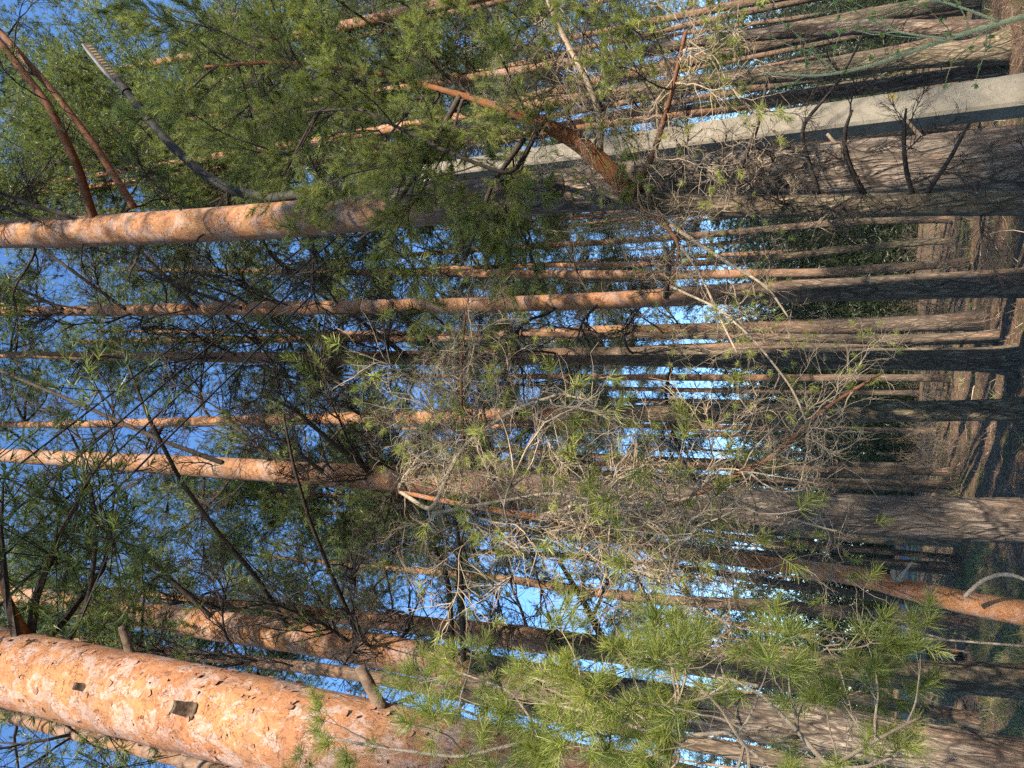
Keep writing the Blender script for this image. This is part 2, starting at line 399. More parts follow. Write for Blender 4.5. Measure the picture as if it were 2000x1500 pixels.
# ------------------------------------------------------------------ branch library
def branch_geo(L, n2, n3, jit, bias, r0, k=12, l2=(.25, .5), l3=(.08, .2), ang=.9, start=.2, curl=0.0, k2=.38, k3=.17):
    """wood of one branch growing along +X; returns builder and twig tips (pos, dir)"""
    mb = MB()
    main = walk(np.zeros((1, 3)), np.array([[1., 0, 0]]), np.array([L]), k, jit, bias)
    t = np.linspace(0, 1, k)
    mp = main[0]
    tube(mb, mp, r0 * (1 - .82 * t), 6, True)
    def kids(P, n, l, rr, kk, st, j2):
        N, K, _ = P.shape
        wi = R.integers(0, N, n); f = st + (1 - st) * R.random(n); fi = f * (K - 1); a = np.minimum(fi.astype(int), K - 2); fr = (fi - a)[:, None]
        p = P[wi, a] * (1 - fr) + P[wi, a + 1] * fr; d = nrm(P[wi, a + 1] - P[wi, a])
        side = nrm(np.cross(d, nrm(R.normal(size=(n, 3)))))
        dd = nrm(d + side * ang * (.6 + .6 * R.random((n, 1))))
        ll = (l[0] + (l[1] - l[0]) * R.random(n)) * (1.15 - .6 * f)
        W = walk(p, dd, ll, kk, j2, bias, curl)
        tubes(mb, W, rr * (1 - .75 * np.linspace(0, 1, kk))[None, :] * (.6 + .6 * R.random((n, 1))), 4 if rr > .004 else 3)
        return W
    W2 = kids(main, n2, (l2[0] * L, l2[1] * L), r0 * k2, 7, start, jit * 1.1)
    W3 = kids(W2, n3, (l3[0] * L, l3[1] * L), r0 * k3, 5, .15, jit * 1.3)
    tips = np.concatenate([W2[:, -1], W3[:, -1], main[:, -1]])
    dirs = np.concatenate([W2[:, -1] - W2[:, -2], W3[:, -1] - W3[:, -2], main[:, -1] - main[:, -2]])
    return mb, tips, nrm(dirs), W2, W3

DEAD = []
for q in range(12):
    mb, *_ = branch_geo(1.0, 22, 84, .13, (0, 0, .02 if q % 3 else -.05), .0125, 14, (.22, .6), (.08, .30), 0.8, .12, .05, .48, .27)
    DEAD.append(mb.mesh('dead_branch', M['twig_dark']))
SCRAG = []                          # dry, half bare with a few needle tufts
for q in range(6):
    mb, tp, td, *_ = branch_geo(1.0, 12, 34, .14, (0, 0, .03), .012, 14, (.25, .5), (.08, .22), .8, .2, .03)
    k = R.permutation(len(tp))[:22]
    nb = MB(); tufts(nb, tp[k], td[k], 26, .075, .0075, .10)
    SCRAG.append((mb.mesh('dry_branch', M['twig_dark']), nb.mesh('needles', M['needle_far'])))
LEAFY = []                          # dense young pine spray, about a metre long
for q in range(9):
    mb, tp, td, W2, W3 = branch_geo(1.0, 15, 36, .10, (0, 0, .035), .010, 12, (.22, .5), (.09, .2), .75, .25)
    nb = MB()
    j_ = R.integers(0, len(W3), 20)
    tp = np.concatenate([tp, W3[j_, 3]]); td = np.concatenate([td, nrm(W3[j_, 3] - W3[j_, 2])])
    tufts(nb, tp, td, 60, .058, .0028, .10, 20, 85, False)
    LEAFY.append((mb.mesh('branch', M['twig_dark']), nb.mesh('needles', M['needle_mid'])))
CURLY = []                          # long pale curling twigs with few tufts, 1.4 m
for q in range(9):
    mb, tp, td, W2, W3 = branch_geo(1.4, 10, 40, .22, (0, 0, 0), .0085, 20, (.25, .55), (.10, .30), .9, .12, .15, .5, .33)
    k = R.permutation(len(tp))[:7]
    nb = MB(); tufts(nb, tp[k], td[k], 60, .068, .0030, .07, 20, 90, True)
    CURLY.append((mb.mesh('branch', M['twig_pale']), nb.mesh('needles', M['needle_near'])))
BARE = []                           # the same without needles, 1.2 m
for q in range(8):
    mb, *_ = branch_geo(1.2, 12, 60, .22, (0, 0, 0), .0085, 20, (.25, .55), (.10, .30), .9, .10, .16, .5, .34)
    BARE.append(mb.mesh('bare_branch', M['twig_tan']))
NEAR = []                           # foreground sprays seen needle by needle
for q in range(7):
    mb, tp, td, W2, W3 = branch_geo(.26, 4, 3, .10, (0, 0, .03), .0032, 12, (.3, .6), (.2, .4), .75, .25)
    nb = MB(); tufts(nb, tp, td, int(40 + 50 * R.random()), .046 + .014 * R.random(), .0015, .028, 18, 105, True)
    NEAR.append((mb.mesh('branch', M['twig_pale']), nb.mesh('needles', M['needle_near'])))

def rot_for(d, roll=0.0):
    d = Vector(d).normalized()
    return Euler((roll, -math.asin(max(-1, min(1, d.z))), math.atan2(d.y, d.x)), 'XYZ')
def put_branch(lib, parent, loc, d, s, name='branch', i=None):
    it = lib[i if i is not None else random.randrange(len(lib))]
    rot = rot_for(d, random.uniform(-.7, .7))
    if isinstance(it, tuple):
        o = put(name, it[0], parent, loc, rot, s); put('needles', it[1], o)
    else:
        o = put(name, it, parent, loc, rot, s)
    return o

# ------------------------------------------------------------------ crown library (top at origin, growing down)
CROWN = []
def make_crown(Hc, rmax, nl, clumps, per, dens=17, flat=.6):
    wood = MB(); nb = MB()
    f = np.sort(R.random(nl)) ** .85
    z = -Hc * (1 - f)
    az = R.random(nl) * 2 * math.pi
    prof = rmax * np.clip(np.sin(np.pi * (.12 + .83 * f)) ** .7, .15, 1) * (.55 + .6 * R.random(nl))
    up = .15 + .75 * f
    d = np.stack([np.cos(az), np.sin(az), up], -1)
    W = walk(np.stack([z * 0, z * 0, z], -1), d, prof * 1.15, 9, .10, (0, 0, -.02))
    tubes(wood, W, (.028 * (1.2 - f))[:, None] * (1.05 - np.linspace(0, 1, 9))[None, :], 5)
    cs = []
    for q in range(nl):
        for c in range(clumps):
            t = .42 + .58 * R.random(); a = t * 8; i0 = min(int(a), 7)
            p = W[q, i0] + (W[q, i0 + 1] - W[q, i0]) * (a - i0)
            cs.append(np.concatenate([p + R.normal(size=3) * np.array([.22, .22, .14]) * (.4 + t), [W[q, 8][0] - W[q, 0][0], W[q, 8][1] - W[q, 0][1], .5]]))
    cs = np.array(cs)
    cp_ = cs[:, :3]; N = len(cp_)
    # twigs to the clumps
    near = W.reshape(-1, 3)
    st = near[np.argmin(((cp_[:, None, :] - near[None]) ** 2).sum(-1), 1)]
    Tw = np.linspace(0, 1, 4)[None, :, None] * (cp_ - st)[:, None, :] + st[:, None, :]
    tubes(wood, Tw, np.full((N, 4), .006), 3)
    off = R.normal(size=(N, per, 3)) * np.array([.24, .24, .24 * flat]) * (.6 + .7 * R.random((N, 1, 1)))
    pos = (cp_[:, None, :] + off).reshape(-1, 3)
    dr = nrm(off + nrm(cs[:, 3:])[:, None, :] * .22 + np.array([0, 0, .10])).reshape(-1, 3)
    tufts(nb, pos, dr, dens, .105, .0095, .09, 15, 90)
    # twiglets inside each clump
    k = R.permutation(len(pos))[:len(pos) // 3]
    ci = np.repeat(np.arange(N), per)[k]
    Tw = np.linspace(0, 1, 3)[None, :, None] * (pos[k] - cp_[ci])[:, None, :] + cp_[ci][:, None, :]
    tubes(wood, Tw, np.full((len(k), 3), .004), 3)
    return wood.mesh('crown_limbs', M['twig_dark']), nb.mesh('crown', M['needle_far'])
for q in range(6):
    CROWN.append(make_crown(8.5 + 2 * R.random(), 2.0 + .5 * R.random(), 34, 5, 24))
BUSHY = [make_crown(12.0, 2.7, 60, 6, 30) for q in range(2)]

# ------------------------------------------------------------------ trunks
def dense_path(pts, H=None, ground=True, step=.1, smooth=.7, topr=.025):
    """pts: (px,py,w,Y) from the bottom up -> smooth path and radii"""
    P = np.array([at(a, b_, Y) for a, b_, w_, Y in pts]); r = np.array([w_ * mpp(a, Y) * .5 for a, b_, w_, Y in pts])
    if ground:
        d = P[0] - P[1]; d /= abs(d[2]) + 1e-6
        g = gz(P[0][0], P[0][1])
        if P[0][2] > g + .05:
            base = P[0] + d * (P[0][2] - g) * np.array([.75, 0, 1]); P = np.vstack([base, P]); r = np.concatenate([[r[0] * 1.04], r])
        g = gz(P[0][0], P[0][1]); P[0][2] = g - .12
    if H:
        d = P[-1] - P[-3]; d /= np.linalg.norm(d)
        if P[-1][2] < H - 1:
            n = 4; h = (H - P[-1][2]) / max(.5, d[2]); r1 = r[-1]; p1 = P[-1].copy()
            for q in range(1, n + 1):
                P = np.vstack([P, p1 + d * h * q / n]); r = np.append(r, r1 + (topr - r1) * q / n)
    s = np.concatenate([[0], np.cumsum(np.linalg.norm(np.diff(P, axis=0), axis=1))])
    n = int(s[-1] / step) + 2; t = np.linspace(0, s[-1], n)
    X = np.stack([np.interp(t, s, P[:, c]) for c in range(3)], -1); rr = np.interp(t, s, r)
    w_ = int(smooth / step)
    if w_ > 1:
        ker = np.hanning(w_ * 2 + 1); ker /= ker.sum()
        def sm(a):
            e = np.concatenate([2 * a[0] - a[w_:0:-1], a, 2 * a[-1] - a[-2:-w_ - 2:-1]]); return np.convolve(e, ker, 'valid')
        X = np.stack([sm(X[:, c]) for c in range(3)], -1); rr = np.maximum(.0012, sm(rr))
    return X, rr
def bark_disp(amp, fs, zs, seed, fade=None):
    def f(P, rr):
        out = np.zeros(P.shape[:2])
        for a in range(P.shape[0]):
            z = P[a, 0, 2]; k = 1.0
            if fade is not None: k = float(np.clip(1 - (z - fade[0]) / (fade[1] - fade[0]), .34, 1))
            for c in range(P.shape[1]):
                p = P[a, c]
                q = Vector((p[0] * fs + seed, p[1] * fs, p[2] * zs))
                n1 = noise.noise(q); n2 = noise.noise(q * 2.3)
                out[a, c] = amp * k * (.45 - 1.5 * max(0, .28 - abs(n1)) - .9 * max(0, .2 - abs(n2))) + .06 * rr[a, c] * noise.noise(Vector((p[0] * 3, p[1] * 3, p[2] * 1.1 + seed)))
        return out
    return f
def flare(X, rr, g):
    h = np.clip((X[:, 2] - g), 0, None); return rr * (1 + .42 * np.exp(-h / .16))

def pine(label, pts, Y, H=22.0, mat='bark_a', detail=0, nbr=14, zbr=(3.5, 13), brl=(.7, 1.9), crown=None, cs=1.0, seed=0, name='pine_tree', cat='pine', scrag=.3, group=None, zlow=None):
    random.seed(seed * 13 + 5)
    p4 = [(a, b_, w_, Y) for a, b_, w_ in pts]
    X, rr = dense_path(p4, H, True, .03 if detail else .12)
    g = gz(X[0][0], X[0][1])
    root = thing(name, label, cat, (X[0][0], X[0][1], g), group)
    o = np.array([X[0][0], X[0][1], g])
    rr = flare(X, rr, g)
    mb = MB()
    fade = (3.0, 6.5) if mat != 'bark_b' else (2, 4)
    if detail:
        vis = X[:, 2] < (EYE + Y * 1.75)
        k = int(vis.sum()); k = max(k, 20)
        tube(mb, X[:k] - o, rr[:k], 64 if detail == 2 else 44, True, bark_disp(.016 if detail == 2 else .011, 11, 2.6, seed, fade))
        if k < len(X) - 12: tube(mb, X[k - 1::10] - o, rr[k - 1::10] * .985, 16, True)
    else:
        tube(mb, X - o, rr, 18, True, bark_disp(.006, 9, 2.2, seed, fade))
    put('trunk', mb.mesh('trunk', M[mat], True), root)
    top = X[-1] - o
    if crown is not None:
        ax = X[-1] - X[-30 if not detail else -120]; ax /= np.linalg.norm(ax)
        lib = CROWN if crown >= 0 else BUSHY
        cw, cn = lib[abs(crown) % len(lib)]
        q = Vector((0, 0, 1)).rotation_difference(Vector(ax)).to_euler()
        q.rotate_axis('Z', random.uniform(0, 6.28))
        c = put('crown', cn, root, top, q, cs); put('crown_limbs', cw, c)
    nbr = int(nbr * 1.5)
    for q in range(nbr):
        z = zbr[0] + (zbr[1] - zbr[0]) * (q + random.random()) / nbr
        k = int(np.argmin(abs(X[:, 2] - z))); az = random.uniform(0, 6.283)
        d = Vector((math.cos(az), math.sin(az), random.uniform(.25, 1.2)))
        s = random.uniform(*brl) * (1.15 - .25 * random.random())
        lib = SCRAG if random.random() < scrag else DEAD
        put_branch(lib, root, X[k] - o + np.array(d.normalized()) * rr[k] * .7, d, s, 'dead_branch' if lib is DEAD else 'dry_branch')
    return root, X, rr, o

def stub(root, o, base, tip, r0, r1, name='branch_stub', mat='limb', cutend=True, bend=0.0):
    base = np.array(base); tip = np.array(tip); n = 10
    t = np.linspace(0, 1, n)[:, None]; P = base + (tip - base) * t + np.array([0, 0, bend]) * (t * (1 - t)) - o
    mb = MB(); rad = (r0 + (r1 - r0) * t[:, 0] ** .6) * (1 + .5 * np.exp(-t[:, 0] / .13))
    tube(mb, P, rad, 14, True, bark_disp(.004, 30, 12, 3))
    s = put(name, mb.mesh(name, M[mat], True), root)
    if cutend:
        ax = nrm(P[-1] - P[-2]); mb = MB(); tube(mb, np.array([P[-1] - ax * .003, P[-1] + ax * .003]), r1 * .93, 14, True); put('cut_face', mb.mesh('cut_face', M['cut']), s)
    return s

# ------------------------------------------------------------------ the pines the photo shows one by one
T = {}
T['A'] = pine('stout pine with grey plated bark and dark knot hollow, beside the concrete lamp post',
    [(2000, 308, 122), (1700, 328, 106), (1400, 348, 96), (1150, 368, 86), (900, 394, 78), (600, 427, 70), (300, 446, 64), (0, 458, 54)], 6.4, 21, 'bark_a', 2, 12, (6, 13), (.8, 2.0), 0, 1.0, 1)
T['N'] = pine('dark shaded pine with a sunlit right edge, left of the forked young pine',
    [(2000, 552, 52), (1800, 560, 49), (1600, 567, 44), (1400, 576, 38), (1200, 586, 33), (1000, 594, 30), (700, 600, 28), (400, 603, 25), (200, 607, 21), (0, 608, 17)], 9.2, 27, 'bark_b', 1, 18, (4, 14), (.7, 2.0), 1, 1, 2)
T['O'] = pine('slim grey brown pine with its foot in view, left of the dark shaded pine',
    [(1920, 625, 36), (1800, 632, 33), (1600, 639, 27), (1400, 641, 22), (1150, 646, 19), (900, 659, 18), (600, 662, 15), (300, 665, 12), (150, 668, 9)], 14.0, 22, 'bark_b', 0, 16, (4.5, 15), (.7, 1.9), 2, 1.0, 3)
T['P'] = pine('dark slender pine close behind the thick mossy footed pine',
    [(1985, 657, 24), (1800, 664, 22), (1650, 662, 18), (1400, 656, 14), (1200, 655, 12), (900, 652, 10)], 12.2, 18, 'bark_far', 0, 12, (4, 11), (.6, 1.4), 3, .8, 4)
T['Q'] = pine('straight pine with a mossy curved foot, standing at the middle of the row',
    [(1985, 706, 50), (1930, 702, 46), (1700, 700, 41), (1400, 698, 37), (1200, 695, 35), (900, 698, 30), (600, 700, 24), (300, 696, 17), (0, 693, 13)], 10.8, 27, 'bark_c', 1, 20, (4, 15), (.7, 2.0), 4, 1.0, 5)
T['R'] = pine('pale pine with a broad sunlit face, right of the thickest centre trunk',
    [(2000, 800, 42), (1800, 803, 40), (1600, 805, 37), (1350, 806, 36), (1100, 810, 32), (800, 816, 27), (500, 820, 20), (200, 828, 15), (0, 830, 11)], 10.0, 27, 'bark_c', 1, 20, (4.5, 15), (.7, 2.0), 5, .95, 6)
T['S'] = pine('thickest centre pine, plated grey below and smooth orange above, behind the curling twigs',
    [(2000, 1017, 88), (1900, 1014, 83), (1700, 1005, 77), (1500, 991, 71), (1300, 975, 63), (1000, 951, 54), (800, 936, 50), (600, 925, 45), (400, 912, 40), (200, 900, 33), (0, 889, 25)], 8.0, 25, 'bark_a', 2, 18, (5, 14), (.8, 2.2), 0, 1.0, 7)
T['U'] = pine('dark straight pine in shade left of the peeled leaning sapling',
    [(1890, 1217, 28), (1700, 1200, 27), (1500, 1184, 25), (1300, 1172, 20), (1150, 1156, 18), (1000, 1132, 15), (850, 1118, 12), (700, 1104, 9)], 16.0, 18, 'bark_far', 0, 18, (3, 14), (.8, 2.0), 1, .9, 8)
T['V'] = pine('mossy pine with dappled light hiding half of the black backpack',
    [(2000, 1330, 62), (1800, 1318, 58), (1650, 1310, 54), (1500, 1299, 50), (1350, 1285, 47), (1200, 1268, 45), (1000, 1241, 40), (850, 1224, 35), (700, 1208, 30)], 9.0, 17, 'bark_c', 1, 14, (5, 12), (.7, 1.8), 2, .9, 9)
T['W'] = pine('second largest pine at the left, mossy low down, flaky orange above with branch shadows across',
    [(1900, 1478, 96), (1700, 1437, 88), (1340, 1384, 81), (1100, 1346, 76), (700, 1263, 62), (400, 1218, 55), (200, 1190, 47), (0, 1160, 36)], 7.4, 23, 'bark_a', 2, 14, (4.5, 13), (.8, 2.1), 3, 1, 10)
T['X'] = pine('thin grey pine between the two biggest left trunks',
    [(1500, 1480, 30), (1100, 1400, 28), (900, 1356, 26), (700, 1317, 25), (560, 1299, 22), (400, 1282, 20), (200, 1256, 17), (60, 1240, 13)], 6.0, 14, 'bark_far', 0, 12, (3, 11), (.6, 1.5), 4, .7, 11)
T['Y'] = pine('nearest and largest pine, glowing orange papery bark with cut stubs, at the left',
    [(1000, 1530, 192), (600, 1437, 174), (350, 1377, 156), (0, 1298, 136), (-300, 1232, 112)], 2.65, 15, 'bark_near', 2, 5, (7.5, 12), (.7, 1.5), 5, .9, 12)
T['Z'] = pine('thin grey shaded pine leaning behind the nearest orange trunk',
    [(420, 1503, 26), (300, 1470, 26), (150, 1434, 24), (0, 1396, 21)], 4.6, 15, 'bark_far', 0, 6, (7, 12), (.6, 1.5), 0, .7, 13)
# right-hand side, behind the lamp post
T['D'] = pine('pale mossy pine at the far right edge of the view',
    [(1960, -8, 24), (1650, 42, 22), (1400, 80, 18), (1100, 125, 15), (700, 190, 12)], 13.0, 18, 'bark_c', 0, 14, (4, 12), (.6, 1.6), -1, .9, 14)
T['E'] = pine('brown pine with a flared root, second from the right edge',
    [(1975, 62, 40), (1850, 57, 33), (1680, 52, 29), (1500, 66, 23), (1300, 92, 19), (1000, 140, 16)], 11.6, 19, 'bark_a', 0, 14, (3.5, 12), (.6, 1.7), -2, 1, 15)
T['F'] = pine('crooked grey pine with deep furrows, right of the concrete lamp post',
    [(1990, 84, 54), (1900, 104, 46), (1750, 116, 39), (1600, 139, 34), (1450, 150, 30), (1300, 168, 27), (1000, 214, 22), (700, 262, 18)], 10.6, 19, 'bark_c', 1, 14, (4, 12), (.7, 1.8), 1, 1, 16)
T['G'] = pine('slim sunlit pine rising along the right edge of the concrete lamp post',
    [(1990, 128, 26), (1700, 170, 26), (1400, 210, 25), (1000, 262, 22), (600, 312, 19), (230, 360, 15), (0, 388, 12)], 11.0, 20, 'bark_b', 0, 18, (4, 15), (.6, 1.8), 2, .95, 17)
T['H'] = pine('tall pine with a bright orange upper stem, high at the right',
    [(1300, -95, 30), (1000, -22, 26), (700, 46, 22), (450, 96, 18), (250, 133, 14)], 12.5, 21, 'bark_b', 0, 18, (4, 15), (.7, 1.8), -1, 1.0, 18)
T['I'] = pine('thin pine left of the forked young pine, light brown and slightly curved',
    [(1850, 428, 14), (1650, 434, 14), (1400, 457, 14), (1200, 472, 12), (900, 490, 10), (650, 510, 8)], 20, 20, 'bark_far', 0, 10, (4, 14), (.6, 1.6), 3, 1, 19)
T['J'] = pine('thin mossy pine bending near its foot, left of the light brown thin one',
    [(1858, 470, 11), (1700, 482, 12), (1500, 505, 13), (1350, 515, 12), (1000, 520, 9)], 19.5, 18, 'bark_c', 0, 10, (4, 13), (.6, 1.6), 4, 1, 20)
T['K'] = pine('bright orange pine hugging the right side of the dark shaded pine',
    [(1870, 514, 17), (1600, 533, 17), (1300, 537, 18), (950, 535, 16), (600, 531, 12), (300, 528, 8)], 16.5, 23, 'bark_b', 0, 14, (4, 16), (.6, 1.8), 5, 1, 21)
T['L'] = pine('thin straight orange pine between the mossy footed pine and the pale sunlit one',
    [(1850, 738, 14), (1500, 738, 14), (1200, 737, 12), (1000, 735, 10)], 20, 18, 'bark_b', 0, 8, (4, 12), (.5, 1.2), 0, .8, 22)
T['M'] = pine('slender pine showing as a lit sliver left of the pale sunlit pine',
    [(1500, 836, 10), (1200, 831, 9), (1000, 832, 9), (850, 836, 8)], 24, 20, 'bark_b', 0, 8, (5, 13), (.6, 1.4), 1, 1, 23)
T['a'] = pine('right one of the two slim pines standing just right of the thickest centre pine',
    [(1860, 922, 14), (1700, 920, 14), (1400, 910, 12), (1200, 905, 11), (900, 905, 9)], 19, 20, 'bark_far', 0, 10, (4, 13), (.6, 1.5), 2, 1, 24)
T['b'] = pine('dark one next to the thickest centre pine, left of the two slim pines',
    [(1866, 952, 24), (1700, 946, 21), (1500, 940, 18), (1300, 930, 15)], 18.5, 20, 'bark_far', 0, 12, (4, 13), (.6, 1.6), 3, 1, 25)
T['c'] = pine('mossy brown pine tucked against the left edge of the thickest centre pine',
    [(1885, 1056, 24), (1700, 1050, 22), (1500, 1036, 20), (1350, 1022, 18), (1000, 985, 13)], 16.4, 20, 'bark_c', 0, 14, (4, 13), (.6, 1.8), 4, 1, 26)
T['d'] = pine('slim orange pine with a pink sunlit strip between the thickest pine and the peeled sapling',
    [(1880, 1092, 12), (1800, 1083, 12), (1600, 1066, 12), (1450, 1050, 12), (1200, 1030, 10)], 18, 18, 'bark_b', 0, 8, (4, 12), (.6, 1.5), 5, .9, 27)
T['e'] = pine('blackish pine in deep shade right of the peeled sapling',
    [(1880, 1112, 24), (1600, 1092, 18), (1400, 1076, 15), (1100, 1045, 11)], 17.5, 19, 'bark_far', 0, 10, (4, 13), (.6, 1.6), 0, .9, 28)
T['f'] = pine('thin dark pine crossing behind the peeled sapling',
    [(1840, 1185, 15), (1650, 1156, 14), (1500, 1136, 13), (1350, 1110, 12), (1100, 1085, 10), (900, 1075, 8)], 20, 17, 'bark_far', 0, 10, (4, 12), (.6, 1.7), 1, .9, 29)
T['g'] = pine('thin pine with sunlit twigs left of the thickest centre pine high up',
    [(1400, 1010, 15), (1000, 975, 12), (700, 970, 11), (400, 962, 9)], 17.5, 22, 'bark_b', 0, 12, (6, 15), (.6, 1.8), 2, 1, 30)
T['h'] = pine('far slim pine leaning over the opening between the two mossy left pines',
    [(1870, 1400, 26), (1600, 1350, 22), (1300, 1300, 18), (1000, 1262, 14)], 15, 16, 'bark_far', 0, 12, (3, 12), (.6, 1.8), 3, .8, 31)

# knot hollow on the stout pine
r_, X, rr, o = T['A']
def on_trunk(tr, px, ang, out=0.0):
    """point on a trunk: photo column px, angle around it measured from straight towards the camera (+ = right)"""
    r_, X, rr, o = tr
    best = 1e9
    for i_ in range(len(X)):
        v = X[i_] - np.array([0, 0, EYE]); f = v[1] * cp + v[2] * sp; dn = v[1] * sp - v[2] * cp
        q = abs(1000 + FPX * dn / max(f, .01) - px)
        if q < best: best, k = q, i_
    c = X[k]; d = np.array([-c[0], -c[1], 0]); d /= np.linalg.norm(d)
    e = np.array([-d[1], d[0], 0])
    n = d * math.cos(ang) + e * math.sin(ang)
    return c + n * (rr[k] + out), n, c, rr[k]
p, n, c, rk = on_trunk(T['A'], 1100, .25, -.03)
mb = MB()
tube(mb, np.array([p - n * .02, p + n * .025, p + n * .05, p + n * .03, p - n * .03]) - o, np.array([.075, .095, .072, .05, .01]), 18, True, bark_disp(.014, 26, 20, 4))
put('knot_hollow', mb.mesh('knot_hollow', plain('knot_wood', (.012, .009, .007), (.06, .045, .03), 40, .95)), r_)
for px, a_, L_ in ((1560, .9, .26), (1800, 1.2, .16), (1640, 1.3, .1), (1480, .5, .12), (1300, .2, .1)):
    p, n, c, rk = on_trunk(T['A'], px, a_, -.02)
    stub(r_, o, p, p + n * L_ + np.array([0, 0, L_ * .7]), .018, .009, mat='twig_pale', cutend=False)
# stubs and live branch on the nearest pine
r_, X, rr, o = T['Y']
for px, a_, L_, up, r0, r1 in ((245, 1.25, .13, .10, .022, .019), (225, -.1, .055, .035, .021, .016), (425, -.05, .085, .045, .036, .026), (745, 1.1, .16, .12, .026, .024)):
    p, n, c, rk = on_trunk(T['Y'], px, a_, -.02)
    stub(r_, o, p, p + n * L_ + np.array([0, 0, up]), r0, r1, mat='stub')
p, n, c, rk = on_trunk(T['Y'], 40, 1.2, -.02)
stub(r_, o, p, p + n * .5 + np.array([0, -.1, .32]), .022, .012, 'branch', 'limb', False, .1)
# loose curling bark scales of the nearest pine
mb = MB(); rnd = np.random.default_rng(5)
for q in range(520):
    k = rnd.integers(int(len(X) * .05), int(len(X) * .52)); a = rnd.uniform(-2.3, 2.3)
    d = np.array([-X[k][0], -X[k][1], 0]); d /= np.linalg.norm(d); e = np.array([-d[1], d[0], 0])
    n = d * math.cos(a) + e * math.sin(a); tg = -d * math.sin(a) + e * math.cos(a); up = np.array([0, 0, 1.])
    s1 = rnd.uniform(.004, .014); s2 = s1 * rnd.uniform(.6, 1.7); th = rnd.uniform(0, 6.28)
    u = tg * math.cos(th) + up * math.sin(th); w_ = -tg * math.sin(th) + up * math.cos(th)
    c = X[k] + n * (rr[k] + .004) - o
    lift = rnd.uniform(.002, .010)
    row = []
    for i_, f in enumerate(np.linspace(-1, 1, 4)):
        for h_ in (-1, 1):
            row.append(c + u * s1 * f * (1 - .25 * h_ * rnd.random()) + w_ * s2 * h_ * (1 - .5 * abs(f) * rnd.random()) + n * (lift * (f + 1) ** 2 * .25 + .002))
    mb.add(row, [[0, 1, 3, 2], [2, 3, 5, 4], [4, 5, 7, 6]])
put('loose_bark', mb.mesh('loose_bark', plain('bark_scale', (.15, .055, .024), (.32, .17, .10), 25, .8)), r_)['kind'] = 'stuff'

# ------------------------------------------------------------------ peeled leaning sapling with its tangle of twigs
pts = [(2000, 1198, 48, 5.2), (1900, 1180, 43, 5.2), (1750, 1146, 38, 5.15), (1690, 1128, 38, 5.1), (1550, 1107, 27, 5.1), (1400, 1089, 23, 5.0), (1300, 1075, 20, 4.9), (1180, 1045, 16, 4.8), (1050, 1010, 13, 4.7), (900, 985, 10, 4.6), (780, 960, 6, 4.5)]
X, rr = dense_path(pts, None, True, .03, .15)
o = np.array([X[0][0], X[0][1], gz(X[0][0], X[0][1])])
root = thing('pine_sapling', 'leaning young pine with peeled reddish stem, broken fork and pale tangle of twigs', 'pine', o)
mb = MB(); tube(mb, X - o, rr, 30, True, bark_disp(.008, 24, 9, 2)); put('stem', mb.mesh('stem', M['peeled'], True), root)
def near_idx(X, px, py):
    best = 1e9; k = 0
    for i_ in range(len(X)):
        v = X[i_] - np.array([0, 0, EYE]); f = v[1] * cp + v[2] * sp
        q = (1000 + FPX * (v[1] * sp - v[2] * cp) / f - px) ** 2 + (750 - FPX * v[0] / f - py) ** 2
        if q < best: best, k = q, i_
    return k
k = near_idx(X, 1750, 1146)
stub(root, o, X[k] + np.array([.02, -.01, 0]), at(1744, 1117, 5.05), .022, .016, 'broken_fork', 'twig_pale', False)
stub(root, o, at(1757, 1130, 5.07), at(1782, 1097, 5.0), .017, .004, 'broken_fork', 'twig_pale', False)
SAP = (root, X, rr, o)
random.seed(3)
spots = [  # where twig sprays sit in the tangle (photo columns and rows, distance) and where they reach
 ((1180, 1045, 4.8), (1480, 1000, 4.2), 1.5), ((1180, 1045, 4.8), (1700, 1040, 4.1), 1.9), ((1050, 1010, 4.7), (1250, 860, 4.2), 1.3),
 ((1050, 1010, 4.7), (1560, 870, 3.9), 2.0), ((900, 985, 4.6), (900, 820, 4.2), 1.2), ((900, 985, 4.6), (1120, 760, 4.1), 1.5),
 ((900, 985, 4.6), (1020, 640, 4.0), 1.9), ((780, 960, 4.5), (860, 700, 4.0), 1.5), ((1050, 1010, 4.7), (1380, 930, 4.2), 1.4),
 ((1300, 1075, 4.9), (1560, 960, 4.3), 1.4), ((1300, 1075, 4.9), (1640, 1110, 4.4), 1.4), ((1180, 1045, 4.8), (1330, 1110, 4.3), 1.1),
 ((900, 985, 4.6), (1250, 740, 4.0), 1.8), ((1050, 1010, 4.7), (1450, 800, 3.9), 2.0), ((1180, 1045, 4.8), (1250, 960, 4.2), 1.1),
 ((1180, 1045, 4.8), (1650, 940, 4.0), 1.9), ((1050, 1010, 4.7), (1180, 960, 4.2), 1.2), ((1300, 1075, 4.9), (1420, 1050, 4.4), 1.0),
 ((900, 985, 4.6), (1130, 1060, 4.2), 1.2), ((780, 960, 4.5), (760, 820, 4.0), 1.2), ((1050, 1010, 4.7), (1370, 880, 4.1), 1.5),
 ((1180, 1045, 4.8), (1450, 900, 4.1), 1.6), ((1050, 1010, 4.7), (1100, 900, 4.2), 1.0), ((900, 985, 4.6), (980, 930, 4.2), .9),
 ((1180, 1045, 4.8), (1330, 1020, 4.3), 1.0), ((1300, 1075, 4.9), (1500, 1060, 4.4), 1.0), ((1050, 1010, 4.7), (1300, 830, 3.9), 1.6)]
for a, b_, s in spots:
    k = near_idx(X, a[0], a[1]); p = X[k]; q = at(*b_)
    put_branch(CURLY, root, p - o, q - p, float(np.linalg.norm(q - p)) * .72)

